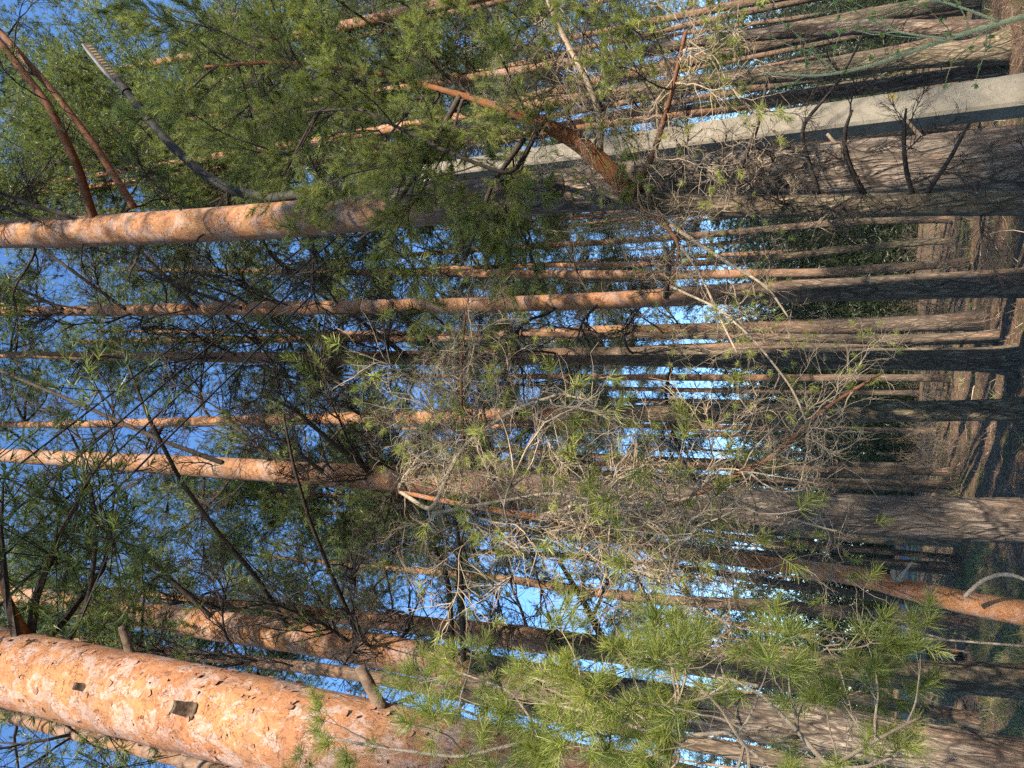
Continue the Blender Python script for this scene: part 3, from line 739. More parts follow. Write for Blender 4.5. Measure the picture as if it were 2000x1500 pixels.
# ------------------------------------------------------------------ forked young pine with the orange limb and the big needle mass
pts = [(2000, 395, 50, 5.5), (1700, 400, 43, 5.5), (1450, 405, 41, 5.5), (1300, 398, 40, 5.5), (1235, 388, 42, 5.5), (1190, 330, 36, 5.4), (1130, 278, 33, 5.3), (1050, 235, 25, 5.2), (900, 185, 11, 5.1), (720, 140, 8, 5.0), (540, 120, 6, 5.0), (400, 130, 4, 5.0)]
X, rr = dense_path(pts, None, True, .03, .16)
o = np.array([X[0][0], X[0][1], gz(X[0][0], X[0][1])])
root = thing('young_pine', 'forked young pine with a bent orange limb and a thick mass of green needles', 'pine', o)
KP = (root, X, rr, o)
k = near_idx(X, 1250, 392)
mb = MB(); tube(mb, X[:k + 3] - o, rr[:k + 3], 40, True, bark_disp(.009, 16, 4, 6)); put('trunk', mb.mesh('trunk', M['bark_c'], True), root)
mb = MB(); tube(mb, X[k:] - o, rr[k:] * .98, 26, True, bark_disp(.010, 26, 11, 6)); put('limb', mb.mesh('limb', M['limb'], True), root)
def limb(path, mat='twig_red', name='limb', root=root, o=o, seg=12):
    XX, r2 = dense_path(path, None, False, .04, .2)
    mb = MB(); tube(mb, XX - o, r2, seg, True, bark_disp(.002, 30, 20, 1)); put(name, mb.mesh(name, M[mat], True), root); return XX
LS = [X[k:]]
LS.append(limb([(1172, 300, 14, 5.4), (1172, 215, 13, 5.2), (1150, 165, 12, 5.1), (1090, 50, 10, 5.0), (1050, -50, 7, 4.9)], 'twig_pale'))
LS.append(limb([(1240, 380, 16, 5.45), (1280, 290, 12, 5.2), (1310, 190, 9, 5.0), (1340, 60, 7, 4.8)], 'twig_red'))
LS.append(limb([(1060, 240, 10, 5.2), (1000, 345, 8, 4.9), (880, 300, 7, 4.7), (700, 210, 6, 4.6), (600, 220, 4, 4.5)], 'twig_dark'))
LS.append(limb([(900, 185, 12, 5.1), (820, 330, 9, 4.9), (760, 420, 7, 4.8), (700, 470, 4, 4.7)], 'twig_dark'))
LS.append(limb([(1050, 235, 12, 5.2), (960, 360, 9, 4.9), (930, 450, 7, 4.8), (900, 520, 4, 4.7)], 'twig_dark'))
LS.append(limb([(720, 140, 9, 5.0), (620, 220, 7, 4.8), (560, 330, 5, 4.7)], 'twig_dark'))
LS.append(limb([(1235, 395, 12, 5.45), (1300, 440, 9, 5.2), (1330, 480, 7, 5.0), (1310, 560, 4, 4.9)], 'twig_red'))
random.seed(11)
def dress(XX, n, f0, lib, smin, smax, root, o, zb=.35):
    for q in range(n):
        f = f0 + (1 - f0) * (q + random.random()) / n
        i_ = min(len(XX) - 2, int(f * (len(XX) - 1)))
        t = nrm(XX[min(len(XX) - 1, i_ + 2)] - XX[max(0, i_ - 2)])
        d = np.array([random.gauss(0, 1), random.gauss(0, .8), random.gauss(.15, .7)]); d = nrm(nrm(d) + t * zb)
        put_branch(lib, root, XX[i_] - o, d, random.uniform(smin, smax), 'bare_branch' if lib is BARE else 'branch')
dress(LS[0], 34, .22, LEAFY, .7, 1.15, root, o)
dress(LS[1], 8, .35, LEAFY, .5, .9, root, o)
dress(LS[2], 7, .5, LEAFY, .4, .8, root, o)
dress(LS[3], 9, .2, LEAFY, .55, .95, root, o)
dress(LS[4], 9, .15, LEAFY, .5, .9, root, o)
dress(LS[5], 9, .15, LEAFY, .5, .85, root, o)
dress(LS[6], 9, .1, LEAFY, .6, 1.0, root, o)
dress(LS[2], 14, .15, CURLY, .4, .75, root, o); dress(LS[1], 10, .05, CURLY, .35, .6, root, o); dress(LS[0][:len(LS[0]) // 3], 8, .1, CURLY, .35, .6, root, o); dress(LS[7], 5, .2, CURLY, .3, .5, root, o)
dress(LS[0], 8, .0, DEAD, .4, .9, root, o); dress(LS[1], 6, .2, DEAD, .4, .8, root, o)
# dry lower branches on its trunk
XT = X[:k]
for q in range(9):
    i_ = int(len(XT) * (.25 + .7 * q / 9)); d = nrm(np.array([random.gauss(0, 1), -abs(random.gauss(.3, .5)), random.uniform(.1, .9)]))
    put_branch(DEAD, root, XT[i_] - o, d, random.uniform(.4, .9), 'dead_branch')
for path in ([(1310, 560, 5, 4.9), (1400, 600, 4, 4.7), (1470, 660, 4, 4.5), (1550, 760, 4, 4.4), (1585, 850, 3, 4.3), (1560, 960, 3, 4.2)],
             [(1330, 480, 5, 5.0), (1370, 540, 4, 4.9), (1415, 640, 4, 4.7), (1440, 690, 3, 4.6)],
             [(1310, 440, 8, 5.2), (1400, 500, 7, 5.0), (1500, 560, 5, 4.8), (1540, 620, 3, 4.7)]):
    dress(limb(path, 'twig_pale', 'limb', root, o, 8), 7, .2, CURLY, .25, .5, root, o)
XS, rS, oS = SAP[1], SAP[2], SAP[3]
for path, m_ in (([(785, 962, 8, 4.5), (845, 1003, 9, 4.4), (872, 930, 9, 4.35), (905, 870, 8, 4.3), (1000, 800, 7, 4.2), (1085, 772, 4, 4.1)], 'twig_pale'),
             ([(1180, 1045, 12, 4.8), (1270, 1010, 10, 4.6), (1400, 945, 10, 4.4), (1500, 900, 9, 4.3), (1620, 790, 8, 4.25), (1720, 730, 4, 4.2)], 'twig_red'),
             ([(1050, 1010, 9, 4.7), (1130, 985, 8, 4.5), (1260, 985, 7, 4.4), (1400, 965, 6, 4.3), (1500, 1000, 5, 4.2), (1640, 1040, 3, 4.15)], 'twig_pale'),
             ([(845, 1003, 7, 4.4), (940, 985, 6, 4.3), (1090, 960, 6, 4.2), (1190, 1000, 5, 4.15), (1300, 990, 3, 4.1)], 'twig_pale'),
             ([(905, 870, 6, 4.3), (900, 740, 6, 4.2), (905, 650, 5, 4.15), (915, 580, 3, 4.1)], 'twig_red')):
    XX_ = limb(path, m_, 'limb', SAP[0], oS, 8)
    dress(XX_, 9, .05, CURLY, .3, .65, SAP[0], oS); dress(XX_, 10, .03, BARE, .3, .75, SAP[0], oS)
dress(XS[int(len(XS) * .45):], 16, .0, BARE, .35, .8, SAP[0], oS)
dress(LS[1], 12, .05, BARE, .3, .65, root, o); dress(LS[2], 12, .05, BARE, .3, .65, root, o); dress(LS[7], 8, .1, BARE, .25, .5, root, o)
dress(X[int(k * .55):k + 30], 10, .0, BARE, .3, .7, root, o)
for path in ([(1690, 385, 13, 5.5), (1655, 320, 11, 5.3), (1645, 260, 9, 5.2), (1665, 215, 4, 5.1)], [(1785, 388, 10, 5.5), (1768, 330, 9, 5.3), (1764, 260, 8, 5.2), (1770, 212, 4, 5.1)],
             [(1800, 390, 9, 5.5), (1850, 320, 8, 5.3), (1893, 240, 5, 5.2)], [(1445, 390, 12, 5.5), (1440, 340, 10, 5.4), (1480, 250, 8, 5.2), (1500, 150, 5, 5.1)],
             [(1600, 380, 8, 5.5), (1560, 250, 7, 5.2), (1640, 160, 5, 5.0), (1690, 60, 3, 4.9)]):
    XX = limb(path, 'twig_dark', 'dead_branch', root, o, 8); dress(XX, 6, .15, DEAD, .2, .5, root, o, .8)
# twin red limbs high on the stout pine
r_, XA, rA, oA = T['A']
for path in ([(185, 430, 16, 6.3), (150, 320, 17, 6.0), (95, 205, 15, 5.8), (0, 82, 13, 5.6), (-90, -20, 10, 5.4)],
             [(262, 405, 14, 6.3), (190, 290, 14, 6.1), (110, 185, 13, 5.9), (0, 62, 12, 5.8), (-80, -20, 9, 5.7)]):
    XX = limb(path, 'twig_red', 'limb', r_, oA)
    dress(XX, 7, .3, SCRAG, .5, 1.0, r_, oA)
for path in ([(160, 430, 9, 6.3), (60, 400, 8, 6.0), (-40, 360, 6, 5.8)], [(80, 440, 7, 6.3), (0, 400, 6, 6.1), (-60, 390, 4, 6)]):
    XX = limb(path, 'twig_dark', 'limb', r_, oA); dress(XX, 4, .2, DEAD, .5, .9, r_, oA)

# conspicuous dark dead boughs of the named pines
for key, path in (('S', [(437, 905, 10, 7.9), (315, 860, 8, 7.4), (157, 790, 7, 7.0), (0, 724, 5, 6.7), (-80, 690, 4, 6.6)]),
                  ('W', [(560, 1222, 11, 7.3), (497, 1122, 10, 6.9), (423, 1038, 9, 6.6), (350, 934, 8, 6.4), (287, 808, 7, 6.2), (245, 700, 4, 6.1)]),
                  ('W', [(413, 1205, 10, 7.3), (315, 1115, 9, 7.0), (196, 1027, 8, 6.8), (80, 969, 6, 6.6), (0, 927, 4, 6.5)]),
                  ('W', [(700, 1245, 10, 7.3), (647, 1122, 9, 6.9), (605, 1017, 7, 6.6), (574, 913, 6, 6.4), (553, 808, 4, 6.2)]),
                  ('W', [(905, 1300, 12, 7.3), (902, 1150, 10, 7.0), (895, 1045, 8, 6.8), (870, 940, 5, 6.6)]),
                  ('W', [(885, 1290, 12, 7.3), (877, 1143, 10, 7.0), (860, 1097, 9, 6.9), (825, 1017, 7, 6.7), (780, 930, 4, 6.5)]),
                  ('V', [(1185, 1265, 15, 8.9), (1140, 1175, 12, 8.6), (1091, 1094, 8, 8.4)]),
                  ('V', [(1160, 1200, 7, 8.7), (1190, 1130, 6, 8.5), (1165, 1060, 4, 8.4)]),
                  ('V', [(1329, 1283, 14, 8.9), (1252, 1150, 10, 8.6), (1224, 1080, 7, 8.5), (1190, 980, 4, 8.4)]),
                  ('S', [(730, 927, 10, 7.9), (650, 866, 9, 7.5), (577, 801, 7, 7.2), (490, 759, 4, 7.0)]),
                  ('S', [(637, 927, 9, 7.9), (560, 867, 7, 7.5), (497, 825, 5, 7.3)]),
                  ('S', [(968, 940, 9, 7.9), (951, 840, 6, 7.6), (940, 780, 3, 7.4)]),
                  ('R', [(750, 815, 8, 9.9), (695, 773, 6, 9.6), (640, 720, 4, 9.4)]),
                  ('Q', [(797, 697, 9, 10.7), (695, 619, 7, 10.3), (600, 560, 4, 10)]),
                  ('Q', [(867, 697, 9, 10.7), (790, 619, 7, 10.3), (730, 570, 4, 10)]),
                  ('N', [(122, 604, 7, 9.1), (52, 570, 6, 8.8), (-30, 545, 4, 8.6)]),
                  ('N', [(245, 604, 7, 9.1), (115, 510, 6, 8.7), (20, 440, 4, 8.5)]),
                  ('N', [(385, 600, 7, 9.1), (290, 507, 6, 8.8), (230, 440, 4, 8.6)]),
                  ('N', [(472, 602, 8, 9.1), (350, 560, 6, 8.8), (180, 480, 4, 8.5)]),
                  ('N', [(1300, 580, 12, 9.1), (1310, 500, 9, 8.8), (1330, 440, 7, 8.6)]),
                  ('Y', [(120, 1275, 9, 2.75), (170, 1185, 9, 2.9), (180, 1130, 9, 3.0), (190, 1020, 8, 3.1), (165, 902, 6, 3.2), (140, 850, 4, 3.3)])):
    r_, X_, rr_, o_ = T[key]
    XX = limb(path, 'twig_dark', 'dead_branch', r_, o_, 8)
    dress(XX, 11 if key != 'Y' else 4, .10, DEAD if key in 'SRQN' else SCRAG, .35, .8 if key != 'Y' else .4, r_, o_, .9)

random.seed(77)
for key in 'NNQQRRSSSWWVUO':
    r_, X_, rr_, o_ = T[key]
    for q in range(2):
        z = random.uniform(6.5, 16); i_ = int(np.argmin(abs(X_[:, 2] - z))); az = random.uniform(-2.6, .6)
        d = np.array([math.cos(az), math.sin(az), random.uniform(.5, 1.5)])
        put_branch(DEAD, r_, X_[i_] - o_, d, random.uniform(1.0, 2.0), 'dead_branch')

# ------------------------------------------------------------------ foreground sapling, needle by needle
base = np.array([-1.05, 1.62, gz(-1.05, 1.62)])
root = thing('pine_sapling', 'bright green pine sapling with long fresh needles, nearest to the viewer at the left', 'pine', base)
def near_stem(path, lib, n, smin, smax, f0=.1, mat='twig_pale', nm='stem', sc=1.0):
    XX, r2 = dense_path(path, None, False, .02, .08)
    mb = MB(); tube(mb, XX - base, r2, 10, True, bark_disp(.0012, 60, 40, 1)); put(nm, mb.mesh(nm, M[mat], True), root)
    dress(XX, n, f0, lib, smin, smax, root, base, .5); return XX
P0 = base + np.array([0, 0, -.03])
mb = MB()
S0 = np.array([P0, base + np.array([.02, .0, .6]), at(1620, 1500, 1.75), at(1550, 1420, 1.8), at(1490, 1360, 1.85), at(1430, 1325, 1.9)])
s_ = np.linspace(0, 1, len(S0)); t_ = np.linspace(0, 1, 60); SS = np.stack([np.interp(t_, s_, S0[:, c]) for c in range(3)], -1)
tube(mb, SS - base, .009 * (1 - .75 * t_), 10, True); put('stem', mb.mesh('stem', M['twig_pale'], True), root)
random.seed(23)
near_stem([(1560, 1440, 8, 1.8), (1550, 1390, 8, 1.85), (1600, 1330, 6, 1.9)], NEAR, 4, .6, 1.0)
near_stem([(1560, 1440, 8, 1.8), (1420, 1430, 8, 1.7), (1300, 1440, 7, 1.7), (1180, 1400, 6, 1.75), (1060, 1370, 5, 1.8)], NEAR, 8, .6, 1.0)
near_stem([(1300, 1440, 7, 1.7), (1260, 1390, 5, 1.8), (1210, 1330, 4, 1.85)], NEAR, 4, .6, 1.0)
near_stem([(1180, 1400, 7, 1.75), (1060, 1440, 6, 1.7), (940, 1400, 5, 1.75), (880, 1380, 4, 1.8)], NEAR, 5, .6, 1.0)
near_stem([(1060, 1440, 7, 1.7), (900, 1480, 6, 1.65), (740, 1460, 5, 1.7), (640, 1440, 4, 1.75)], NEAR, 5, .6, 1.0)
near_stem([(1480, 1340, 6, 1.85), (1460, 1335, 5, 1.9), (1390, 1320, 4, 1.95)], NEAR, 4, .6, 1.0)
near_stem([(1620, 1500, 8, 1.75), (1720, 1440, 6, 1.8), (1800, 1400, 5, 1.85)], NEAR, 4, .6, 1.0)
near_stem([(1620, 1500, 8, 1.75), (1700, 1500, 6, 1.7), (1760, 1470, 5, 1.7)], NEAR, 4, .6, 1.0)

near_stem([(1180, 1400, 5, 1.75), (1120, 1350, 4, 1.85), (1030, 1320, 3, 1.9)], NEAR, 5, .6, .9)
near_stem([(1300, 1440, 5, 1.7), (1330, 1360, 4, 1.85), (1310, 1290, 3, 1.95)], NEAR, 5, .6, .9)
near_stem([(1420, 1430, 6, 1.7), (1460, 1460, 5, 1.6), (1480, 1480, 4, 1.55)], NEAR, 5, .7, 1.1)
near_stem([(1180, 1400, 5, 1.75), (1200, 1450, 4, 1.7), (1170, 1490, 3, 1.65)], NEAR, 5, .6, 1.0)
near_stem([(1300, 1440, 5, 1.7), (1340, 1480, 4, 1.65), (1300, 1510, 3, 1.65)], NEAR, 4, .6, 1.0)
near_stem([(1060, 1440, 5, 1.7), (1000, 1350, 4, 1.8), (860, 1300, 3, 1.9)], NEAR, 5, .55, .85)
# ------------------------------------------------------------------ concrete lamp post
PY = 8.0
def corner(px, y0, y1, Y): return at(px, y0, Y), at(px, y1, Y)
base_c = at(2000, 186, PY); top_c = at(800, 344, PY)
dd = (top_c - base_c) / (top_c[2] - base_c[2]); g = gz(base_c[0], PY)
foot = base_c - dd * (base_c[2] - g + .1); Ht = top_c[2]
root = thing('street_lamp', 'grey concrete lamp post with a curved pipe arm and flat lamp head among the branches', 'street lamp', (foot[0], foot[1], g))
o = np.array([foot[0], foot[1], g])
mb = MB(); rows = 40; V = []; Q = []
for q in range(rows + 1):
    t = q / rows; c = foot + dd * (Ht - g + .1) * t
    hw, hd = .165 - .075 * t, .12 - .045 * t
    ang = math.radians(16); ca, sa = math.cos(ang), math.sin(ang)
    cb = .18
    prof = [(-1 + cb, -1), (1 - cb, -1), (1, -1 + cb), (1, 1 - cb), (1 - cb, 1), (-1 + cb, 1), (-1, 1 - cb), (-1, -1 + cb)]
    for a, b_ in prof:
        x, y = a * hw, b_ * hd; V.append(c + np.array([x * ca - y * sa, x * sa + y * ca, 0]) - o)
    if q:
        for e in range(8): Q.append([(q - 1) * 8 + e, (q - 1) * 8 + (e + 1) % 8, q * 8 + (e + 1) % 8, q * 8 + e])
mb.add(V, Q); mb.add(V[-8:], [[0, 1, 2, 3], [0, 3, 4, 7], [4, 5, 6, 7]])
bm = NT('weathered_concrete'); v = bm.mapping((1, 1, 1))
n1 = bm.noise(v, 4, 6, .7).outputs[0]; n2 = bm.noise(v, 90, 4, .8).outputs[0]; vs_ = bm.mapping((9, 9, 1.2))
col = bm.ramp(n1, [(.3, (.115, .10, .077)), (.7, (.215, .19, .15))])
col = bm.mix(bm.ramp(n2, [(.3, .5), (.5, 0.)]), col, (.07, .06, .047))
col = bm.mix(bm.ramp(bm.noise(bm.mapping((1, 1, .6)), 7, 3, .5).outputs[0], [(.70, 0.), (.72, .8)]), col, (.25, .19, .035))
col = bm.mix(bm.ramp(bm.noise(bm.mapping((2.2, 2.2, 14)), 3, 2, .5).outputs[0], [(.68, 0.), (.72, .7)]), col, (.085, .045, .028))
put('post', mb.mesh('post', bm.finish(col, .9, bm.math('ADD', n1, n2), .5, .006)), root)
M['pipe'] = plain('old_steel_pipe', (.012, .010, .008), (.045, .037, .028), 14, .85, .2, (1, 1, 1), .5)
M['head'] = plain('lamp_casing', (.15, .145, .15), (.20, .195, .20), 10, .45, .1)
M['panel'] = plain('lamp_panel', (.075, .055, .04), (.10, .075, .055), 30, .4, .1)
M['led'] = plain('led_tile', (.26, .20, .09), (.34, .26, .13), 30, .35, .1)
arm_px = [(800, 346, 20, 8.0), (700, 362, 20, 8.0), (600, 378, 20, 8.0), (530, 387, 19, 7.95), (460, 374, 19, 7.9), (400, 343, 18, 7.85), (340, 290, 17, 7.8), (280, 222, 16, 7.75), (226, 152, 15, 7.7)]
XX, r2 = dense_path(arm_px, None, False, .04, .25)
mb = MB(); tube(mb, XX - o, r2, 16, True); put('arm', mb.mesh('arm', M['pipe'], True), root)
mb = MB(); k = near_idx(XX, 247, 178); ax = nrm(XX[k + 1] - XX[k - 1]); tube(mb, np.array([XX[k] - ax * .035, XX[k] + ax * .035]) - o, r2[k] * 1.3, 18, True); put('collar', mb.mesh('collar', M['pipe']), root)
a0 = at(232, 160, 7.7); a1 = at(168, 84, 7.62); ax = nrm(a1 - a0); Ln = float(np.linalg.norm(a1 - a0))
nl = np.array([.75, -.52, -.62]); nl = nrm(nl - ax * nl.dot(ax)); sd2 = np.cross(nl, ax)
def loc(u, s, h): return a0 + ax * u + sd2 * s + nl * h - o
prof = [(.0, .055, .02), (.04, .062, .028), (Ln * .35, .07, .045), (Ln * .8, .07, .038), (Ln, .064, .02)]
V = []; Q = []
for q, (u, hw, th) in enumerate(prof):
    for s, h in ((-1, 0), (1, 0), (1, .5), (.55, 1), (-.55, 1), (-1, .5)): V.append(loc(u, s * hw, -h * th * 2.2))
    if q:
        for e in range(6): Q.append([(q - 1) * 6 + e, (q - 1) * 6 + (e + 1) % 6, q * 6 + (e + 1) % 6, q * 6 + e])
mb = MB(); mb.add(V, Q + [[0, 5, 4, 1], [1, 4, 3, 2], [24, 25, 28, 29], [25, 26, 27, 28]]); head = put('lamp_head', mb.mesh('lamp_head', M['head']), root)
mb = MB(); V = [loc(u, s, h) for u in (.025, Ln - .02) for s in (-.056, .056) for h in (.003, .014)]
mb.add(V, [[0, 1, 3, 2], [4, 6, 7, 5], [0, 4, 5, 1], [2, 3, 7, 6], [0, 2, 6, 4], [1, 5, 7, 3]]); pan = put('light_panel', mb.mesh('light_panel', M['panel']), head)
mb = MB(); nT = 12
for q in range(nT):
    u = .06 + (Ln - .12) * (q + .5) / nT
    for s in (0,):
        V = [loc(u + a, s + b_, h) for a in (-.013, .013) for b_ in (-.034, .034) for h in (.0145, .018)]
        mb.add(V, [[0, 1, 3, 2], [4, 6, 7, 5], [0, 4, 5, 1], [2, 3, 7, 6], [0, 2, 6, 4], [1, 5, 7, 3]])
put('light_tiles', mb.mesh('light_tiles', M['led']), head)
M['porcelain'] = plain('porcelain', (.5, .5, .48), (.6, .6, .58), 8, .3, .05)
M['cable'] = plain('cable_sheath', (.012, .012, .013), (.03, .03, .032), 30, .5, .1)
tops = [at(792, 330, PY - .02), at(795, 348, PY - .1), at(832, 330, PY - .12), at(835, 352, PY - .14)]
for p in tops:
    mb = MB(); tube(mb, np.array([p + np.array([0, 0, z]) for z in (-.06, -.03, -.02, .01, .015, .035, .05)]) - o, np.array([.012, .012, .032, .034, .022, .026, .012]), 14, True)
    put('insulator', mb.mesh('insulator', M['porcelain'], True), root)
ends = [(0, 936, 3.2), (0, 1022, 3.0), (0, 1092, 2.9), (0, 1182, 2.75)]
clab = ['uppermost of four black cables running from the lamp post to the left', 'second cable from the top of the four black cables leaving the lamp post',
        'third cable from the top of the four black cables leaving the lamp post', 'lowest of four black cables running from the lamp post past the stout left pine']
for p, e, lb in zip(tops, ends, clab):
    q = at(*e); far = q + (q - p) * 2.2; far[2] = q[2] + .9
    t = np.linspace(0, 1, 60)[:, None]
    P = p + (q - p) * t * 3.2; P[:, 2:3] = p[2] + (q[2] - p[2]) * t * 3.2
    mb = MB(); tube(mb, P - p, .0075, 8, True)
    tag(put('power_cable', mb.mesh('power_cable', M['cable'], True), None, p), lb, 'cable', 'cables from the lamp post')

# ------------------------------------------------------------------ budding shrub at the right
b0 = np.array([1.15, 2.45, 0]); b0[2] = gz(b0[0], b0[1])
root = thing('budding_shrub', 'slender green shrub twigs with small opening buds, before the lamp post foot', 'shrub', b0)
def shrub_stem(path, n, root=root, base=b0, mat='shoot', ll=(.1, .3)):
    XX, r2 = dense_path(path, None, False, .02, .12)
    mb = MB(); tube(mb, XX - base, r2, 8, True)
    idx = R.integers(int(len(XX) * .15), len(XX) - 1, n); d = nrm(nrm(XX[np.minimum(idx + 1, len(XX) - 1)] - XX[idx - 1]) + .9 * R.normal(size=(n, 3)))
    W = walk(XX[idx] - base, d, ll[0] + (ll[1] - ll[0]) * R.random(n), 7, .16, (0, 0, .05))
    tubes(mb, W, .0022 * (1 - .6 * np.linspace(0, 1, 7))[None, :] * np.ones((n, 1)), 4)
    s = put('stem', mb.mesh('stem', M[mat], True), root)
    lb = MB(); P = np.concatenate([W[:, -1], W[:, 4], W[:, 2]]); D = np.concatenate([W[:, -1] - W[:, -2], R.normal(size=(2 * n, 3))])
    tufts(lb, P, D, 5, .015, .008, .004, 15, 60, True); put('buds', lb.mesh('buds', M['bud']), s)['kind'] = 'stuff'
    return XX
mbx = at(2000, 32, 2.5)
shrub_stem([(2060, 16, 13, 2.5), (2000, 32, 12, 2.5), (1850, 75, 10, 2.52), (1700, 130, 7, 2.55), (1600, 150, 5, 2.57), (1490, 142, 3, 2.6)], 12)
shrub_stem([(1950, 42, 6, 2.5), (1880, 14, 5, 2.5), (1800, -8, 4, 2.5)], 4)
shrub_stem([(1850, 75, 5, 2.5), (1760, 66, 4, 2.5), (1700, 42, 3, 2.55)], 4)
mb = MB(); low = np.array([b0 + np.array([0, 0, -.03]), b0 + np.array([.05, .01, .5]), at(2060, 16, 2.5)]); tt = np.linspace(0, 1, 20)
tube(mb, np.stack([np.interp(tt, [0, .5, 1], low[:, c]) for c in range(3)], -1) - b0, .011, 8, True); put('stem', mb.mesh('stem', M['shoot'], True), root)
b1 = np.array([-.0, 12.5, 0])
b1 = np.array([at(1880, 1240, 8)[0], 8.0, 0]); b1[2] = gz(b1[0], b1[1])
root2 = thing('budding_shrub', 'pale bare shrub with tiny buds before the shaded pine at the left', 'shrub', b1)
shrub_stem([(2000, 1262, 5, 8), (1850, 1250, 4, 8), (1700, 1242, 3, 8), (1590, 1232, 2, 8)], 9, root2, b1, 'twig_pale', (.2, .5))
shrub_stem([(1850, 1250, 4, 8), (1760, 1225, 3, 8), (1650, 1205, 2, 8)], 7, root2, b1, 'twig_pale', (.2, .4))
# bowed pale stick before the peeled sapling
pth = [(1885, 1165, 9, 4.95), (1915, 1135, 8, 4.9), (1950, 1120, 8, 4.85), (1985, 1122, 7, 4.8), (2015, 1140, 7, 4.75), (2060, 1160, 7, 4.7)]
XX, r2 = dense_path(pth, None, False, .03, .12); mb = MB(); oo = XX[0].copy(); tube(mb, XX - oo, r2, 10, True)
tag(put('bowed_stick', mb.mesh('bowed_stick', M['twig_pale'], True), None, oo), 'pale bare stick bowed in an arch against the peeled sapling', 'stick')

# ------------------------------------------------------------------ backpack behind the mossy pine
Yb = 17.5; cx = at(1852, 1287, Yb)
b0 = np.array([cx[0], Yb, gz(cx[0], Yb)])
root = thing('backpack', 'black and navy backpack with a white strap standing half hidden behind the mossy pine', 'backpack', b0)
def soft(mb, c, s, p=3.5, n=18):
    V = []; Q = []
    for i_ in range(n + 1):
        ph = -math.pi / 2 + math.pi * i_ / n
        for j in range(n * 2):
            th = 2 * math.pi * j / (n * 2)
            f = lambda a: math.copysign(abs(a) ** (2 / p), a)
            V.append([c[0] + s[0] * f(math.cos(ph)) * f(math.cos(th)), c[1] + s[1] * f(math.cos(ph)) * f(math.sin(th)), c[2] + s[2] * f(math.sin(ph))])
    m = n * 2
    for i_ in range(n):
        for j in range(m): Q.append([i_ * m + j, i_ * m + (j + 1) % m, (i_ + 1) * m + (j + 1) % m, (i_ + 1) * m + j])
    mb.add(V, Q)
fab = lambda n, a: plain(n, a, tuple(c * 1.5 for c in a), 60, .8, .2)
mb = MB(); soft(mb, (0, 0, .27), (.20, .13, .27)); put('body', mb.mesh('body', fab('black_fabric', (.008, .008, .009)), True), root)
mb = MB(); soft(mb, (.02, 0, .57), (.17, .12, .09), 2.6); put('lid', mb.mesh('lid', fab('black_lid', (.006, .006, .007)), True), root)
mb = MB(); soft(mb, (.06, -.12, .30), (.12, .05, .13)); put('pocket', mb.mesh('pocket', fab('navy_fabric', (.018, .025, .05)), True), root)
mb = MB(); soft(mb, (.19, -.04, .16), (.05, .07, .09), 2.2); put('side_pouch', mb.mesh('side_pouch', fab('rust_fabric', (.14, .035, .02)), True), root)
mb = MB(); tube(mb, np.array([[-.08, -.15, .10], [.0, -.19, .14], [.08, -.185, .19], [.15, -.14, .22]]), .012, 8); put('strap', mb.mesh('strap', fab('white_webbing', (.5, .5, .5)), True), root)
mb = MB(); tube(mb, np.array([[-.02, -.16, .45], [.08, -.165, .47], [.16, -.12, .49]]), .014, 8); put('strap', mb.mesh('strap', fab('pink_webbing', (.34, .17, .14)), True), root)

# ------------------------------------------------------------------ sticks, logs and dry brush on the floor
def stick(label, P, r0, r1, mat='twig_pale', cat='stick', name='fallen_branch', group=None):
    P = np.array(P); oo = P[0].copy(); t = np.linspace(0, 1, 16); s = np.linspace(0, 1, len(P))
    XX = np.stack([np.interp(t, s, P[:, c]) for c in range(3)], -1) + R.normal(size=(16, 3)) * r0 * .4
    mb = MB(); tube(mb, XX - oo, r0 + (r1 - r0) * t, 9, True)
    W = walk(XX[[4, 7, 10, 12]] - oo, nrm(R.normal(size=(4, 3)) * np.array([1, 1, .4]) + nrm(P[-1] - P[0])), .15 + .3 * R.random(4), 6, .15)
    tubes(mb, W, np.full((4, 6), r1 * .6), 4)
    return tag(put(name, mb.mesh(name, M[mat], True), None, oo), label, cat, group)
def gp(px, py, up=.02):
    d = ray(px, py); t = -EYE / d[2]; x, y = d[0] * t, d[1] * t
    return np.array([x, y, gz(x, y) + up])
stick('dark forked stick leaning on the forest floor between the two mossy left pines', [gp(1915, 1400, 0), gp(1900, 1385, .25), at(1880, 1364, gp(1915, 1400)[1] + .3)], .03, .016, 'twig_dark')
stick('thick dark stick lying by the forked one between the mossy left pines', [gp(1912, 1372), gp(1908, 1405, .12)], .04, .025, 'twig_dark')
stick('short pale stick on the ground under the peeled sapling', [gp(1962, 1218), gp(1978, 1262)], .014, .008)
stick('long straw coloured stick standing upright behind the peeled sapling', [gp(1880, 1272), at(1810, 1264, gp(1880, 1272)[1])], .018, .010)
stick('pale thin pole leaning left of the light brown thin pine', [gp(1838, 466, 0), at(1600, 486, gp(1838, 466)[1])], .02, .008)
BR = []
for q in range(5):
    mb = MB(); n = 26
    P0 = R.normal(size=(n, 3)) * np.array([.35, .35, 0]); D = nrm(R.normal(size=(n, 3)) * np.array([.5, .5, .2]) + np.array([0, 0, 1]))
    W = walk(P0, D, .5 + 1.2 * R.random(n), 9, .13, (0, 0, -.01), .04)
    tubes(mb, W, .006 * (1 - .7 * np.linspace(0, 1, 9))[None, :] * np.ones((n, 1)), 3)
    i_ = R.integers(0, n, 160); f = R.integers(2, 8, 160)
    W2 = walk(W[i_, f], nrm(W[i_, f] - W[i_, f - 1] + .8 * R.normal(size=(160, 3))), .12 + .3 * R.random(160), 5, .18)
    tubes(mb, W2, .003 * np.ones((160, 1)) * (1 - .6 * np.linspace(0, 1, 5))[None, :], 3)
    BR.append(mb.mesh('dry_bush', M['twig_mid']))
bl = []
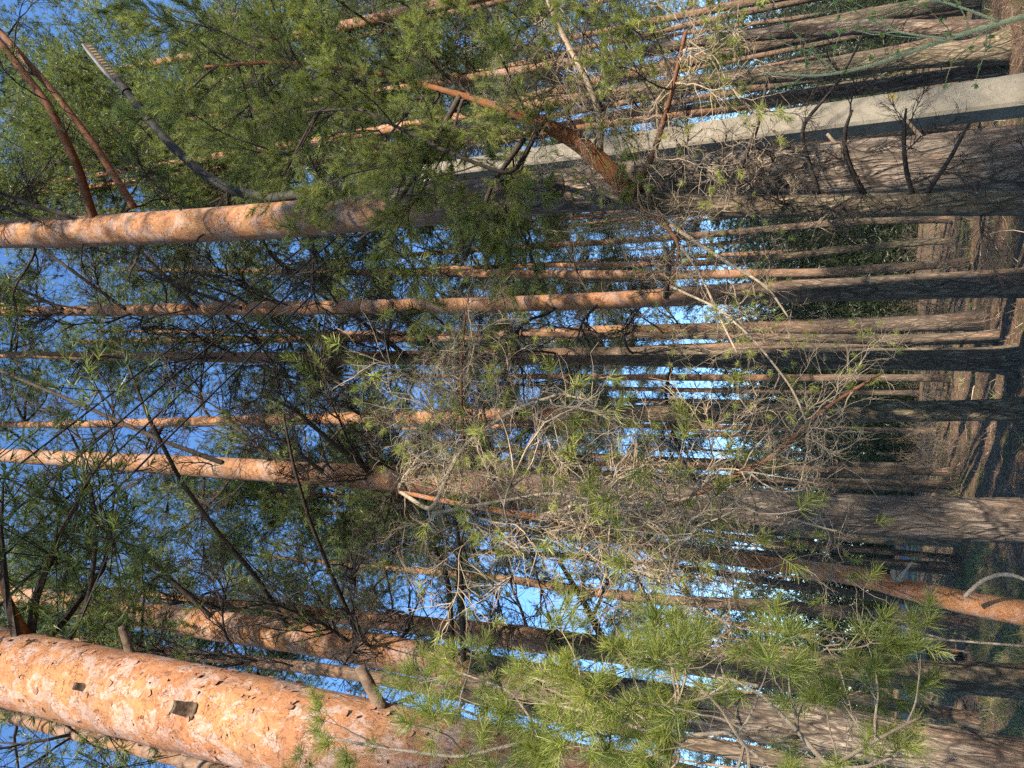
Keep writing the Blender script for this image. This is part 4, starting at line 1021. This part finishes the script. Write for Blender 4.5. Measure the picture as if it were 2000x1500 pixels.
for (px, py) in [(1830, 470), (1840, 505), (1825, 590), (1832, 600), (1840, 620), (1835, 690), (1838, 770), (1842, 790), (1836, 850), (1845, 870), (1840, 895), (1850, 905), (1870, 1010), (1850, 1070), (1860, 1140), (1845, 1255), (1850, 1240), (1838, 640), (1846, 560), (1880, 870), (1890, 500), (1880, 1130)]:
    p = gp(px, py, -.02); o_ = put('dry_bush', random.choice(BR), None, p, (0, 0, random.uniform(0, 6.28)), random.uniform(.5, 1.0)); bl.append(o_)
    tag(o_, 'dry leafless brush on the forest floor among the farther trunks', 'bush', 'dry brush between the farther trunks')

# ------------------------------------------------------------------ the rows of farther pines
FAR = []
for q in range(7):
    H = 19 + 4 * R.random(); mb = MB()
    n = 60; t = np.linspace(0, 1, n); amp = .15 + .25 * R.random(); ph = R.random() * 6
    P = np.stack([amp * np.sin(t * 3 + ph) - amp * math.sin(ph), amp * np.cos(t * 2.6 + ph) - amp * math.cos(ph), -.15 + (H + .15) * t], -1)
    rad = .135 * (1 - t) ** .8 + .02; rad = rad * (1 + .4 * np.exp(-np.clip(P[:, 2], 0, None) / .2))
    tube(mb, P, rad, 12, True, bark_disp(.006, 8, 2, q))
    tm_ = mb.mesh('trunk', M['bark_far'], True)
    db = MB(); nb_ = 46
    z = 4 + (H - 12) * R.random(nb_); az = R.random(nb_) * 6.28
    P0 = np.stack([np.interp(z, P[:, 2], P[:, 0]), np.interp(z, P[:, 2], P[:, 1]), z], -1)
    W = walk(P0, np.stack([np.cos(az), np.sin(az), .2 + .6 * R.random(nb_)], -1), .6 + 1.4 * R.random(nb_), 8, .1, (0, 0, -.02))
    tubes(db, W, .014 * (1 - .8 * np.linspace(0, 1, 8))[None, :] * np.ones((nb_, 1)), 4)
    i_ = R.integers(0, nb_, 300); f = R.integers(2, 7, 300)
    W2 = walk(W[i_, f], nrm(W[i_, f] - W[i_, f - 1] + .7 * R.normal(size=(300, 3))), .25 + .4 * R.random(300), 5, .15)
    tubes(db, W2, .005 * np.ones((300, 1)) * (1 - .6 * np.linspace(0, 1, 5))[None, :], 3)
    FAR.append((tm_, db.mesh('dead_branches', M['twig_dark']), CROWN[q % 6], H, P[-1]))
taken = [(t_[1][0][0], t_[1][0][1]) for t_ in T.values()] + [(SAP[1][0][0], SAP[1][0][1]), (KP[1][0][0], KP[1][0][1]), (2.6, 8)]
def far_pine(x, y, label, group):
    tm_, db_, (cw, cn), H, top = random.choice(FAR)
    s = random.uniform(.88, 1.1)
    r = thing('pine_tree', label, 'pine', (x, y, gz(x, y)), group, random.uniform(0, 6.28)); r.scale = (s * random.uniform(.75, 1.1),) * 2 + (s,)
    r.rotation_euler[0] = random.uniform(-.02, .02)
    put('trunk', tm_, r); put('dead_branches', db_, r)
    c = put('crown', cn, r, top, (0, 0, random.uniform(0, 6.28)), random.uniform(.85, 1.1)); put('crown_limbs', cw, c)
random.seed(42); cnt = 0
for gy_ in np.arange(15.5, 58, 3.0):
    for gx_ in np.arange(-40, 40, 3.0):
        x = gx_ + random.uniform(-1.4, 1.4); y = gy_ + random.uniform(-1.4, 1.4)
        if abs(x) > .58 * y + 2: continue
        if x < -.20 * y and (y > 19): continue
        if any((x - a) ** 2 + (y - b_) ** 2 < 1.9 ** 2 for a, b_ in taken): continue
        if random.random() < .12: continue
        far_pine(x, y, 'slim pine in the farther rows of the wood, one among many alike', 'slim pines in the farther rows'); taken.append((x, y)); cnt += 1
for q in range(34):                    # wood edge across the opening at the left
    y = random.uniform(58, 78); x = -random.uniform(.1, .62) * y
    far_pine(x, y, 'pine at the wood edge beyond the opening on the left', 'pines beyond the opening'); cnt += 1
# low growth that closes the view between the far trunks
mb = MB(); N = 9500
y = 70 + 28 * R.random(N); x = (R.random(N) * 2 - 1) * (.66 * y)
h = 17.0 * R.random(N) ** 1.2 * (.5 + .55 * np.array([noise.noise(Vector((a * .10, b_ * .05, 7))) + .6 for a, b_ in zip(x, y)]))
off = R.normal(size=(N, 12, 3)) * np.array([.7, .7, .5]); pos = (np.stack([x, y, h], -1)[:, None, :] + off).reshape(-1, 3); pos[:, 2] = np.abs(pos[:, 2])
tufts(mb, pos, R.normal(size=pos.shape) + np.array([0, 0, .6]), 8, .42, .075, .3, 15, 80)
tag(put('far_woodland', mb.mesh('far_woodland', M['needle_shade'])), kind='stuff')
mb = MB(); N = 9000
y = 32 + 50 * R.random(N); x = (R.random(N) * 2 - 1) * (.66 * y); keep = (x > -.16 * y) | (y > 60); x, y = x[keep], y[keep]; N = len(x)
h = 9.5 * R.random(N) ** 2.0 * np.clip((y - 22) / 40, .15, 1.1) * (.45 + .8 * np.array([noise.noise(Vector((a * .12, b_ * .05, 2))) + .5 for a, b_ in zip(x, y)]))
off = R.normal(size=(N, 14, 3)) * np.array([.55, .55, .45]); pos = (np.stack([x, y, h], -1)[:, None, :] + off).reshape(-1, 3); pos[:, 2] = np.abs(pos[:, 2])
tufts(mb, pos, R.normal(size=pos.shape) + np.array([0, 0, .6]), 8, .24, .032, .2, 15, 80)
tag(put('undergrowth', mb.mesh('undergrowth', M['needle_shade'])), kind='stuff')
mb = MB(); N = 2600
y = 34 + 22 * R.random(N); x = (-.07 + .30 * R.random(N)) * y
h = 10.5 * R.random(N) ** 1.25 * (.35 + .8 * np.array([noise.noise(Vector((a * .35, b_ * .3, 11))) + .5 for a, b_ in zip(x, y)]))
off = R.normal(size=(N, 12, 3)) * np.array([.45, .45, .35]); pos = (np.stack([x, y, h], -1)[:, None, :] + off).reshape(-1, 3); pos[:, 2] = np.abs(pos[:, 2])
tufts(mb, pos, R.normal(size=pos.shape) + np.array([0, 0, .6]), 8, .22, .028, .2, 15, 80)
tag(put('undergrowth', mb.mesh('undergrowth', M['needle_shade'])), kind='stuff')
# the wood goes on behind the viewer: it throws the dappled shade
random.seed(8)
for x, y in [(6.9, -9.5), (10.5, -14), (18, -30), (14, -34), (22, -34), (9, -33), (25, -42), (17, -44), (5, -36), (11, -42), (29, -38), (21, -25), (1, -31), (26, -29), (1.5, -15), (13, -9), (6, -20), (-2, -11), (19, -16), (8, -24), (2.5, -25), (-5, -20), (12, -19), (4, -30), (20, -36), (15, -40), (24, -22), (27, -36), (13, -27), (7, -38), (31, -44), (23, -48), (3, -18), (0, -22), (30, -32), (8.5, -6.5), (19, -12), (-9, -8)]:
    far_pine(x, y, 'unseen pine added on the sun side to shade a trunk', 'pines behind the viewer')
for key, off_, dist in (('N', -.05, 9.0), ('P', .0, 11.0)):  # unseen pines added on the sun line so their trunks shade these two
    b_ = T[key][1][20 if key == 'N' else 5]
    far_pine(b_[0] + dist * math.sin(SUN_AZ) + off_, b_[1] - dist * math.cos(SUN_AZ), 'unseen pine added on the sun side to shade a trunk', 'pines behind the viewer')
print('far pines', cnt, 'objects', len(bpy.data.objects))
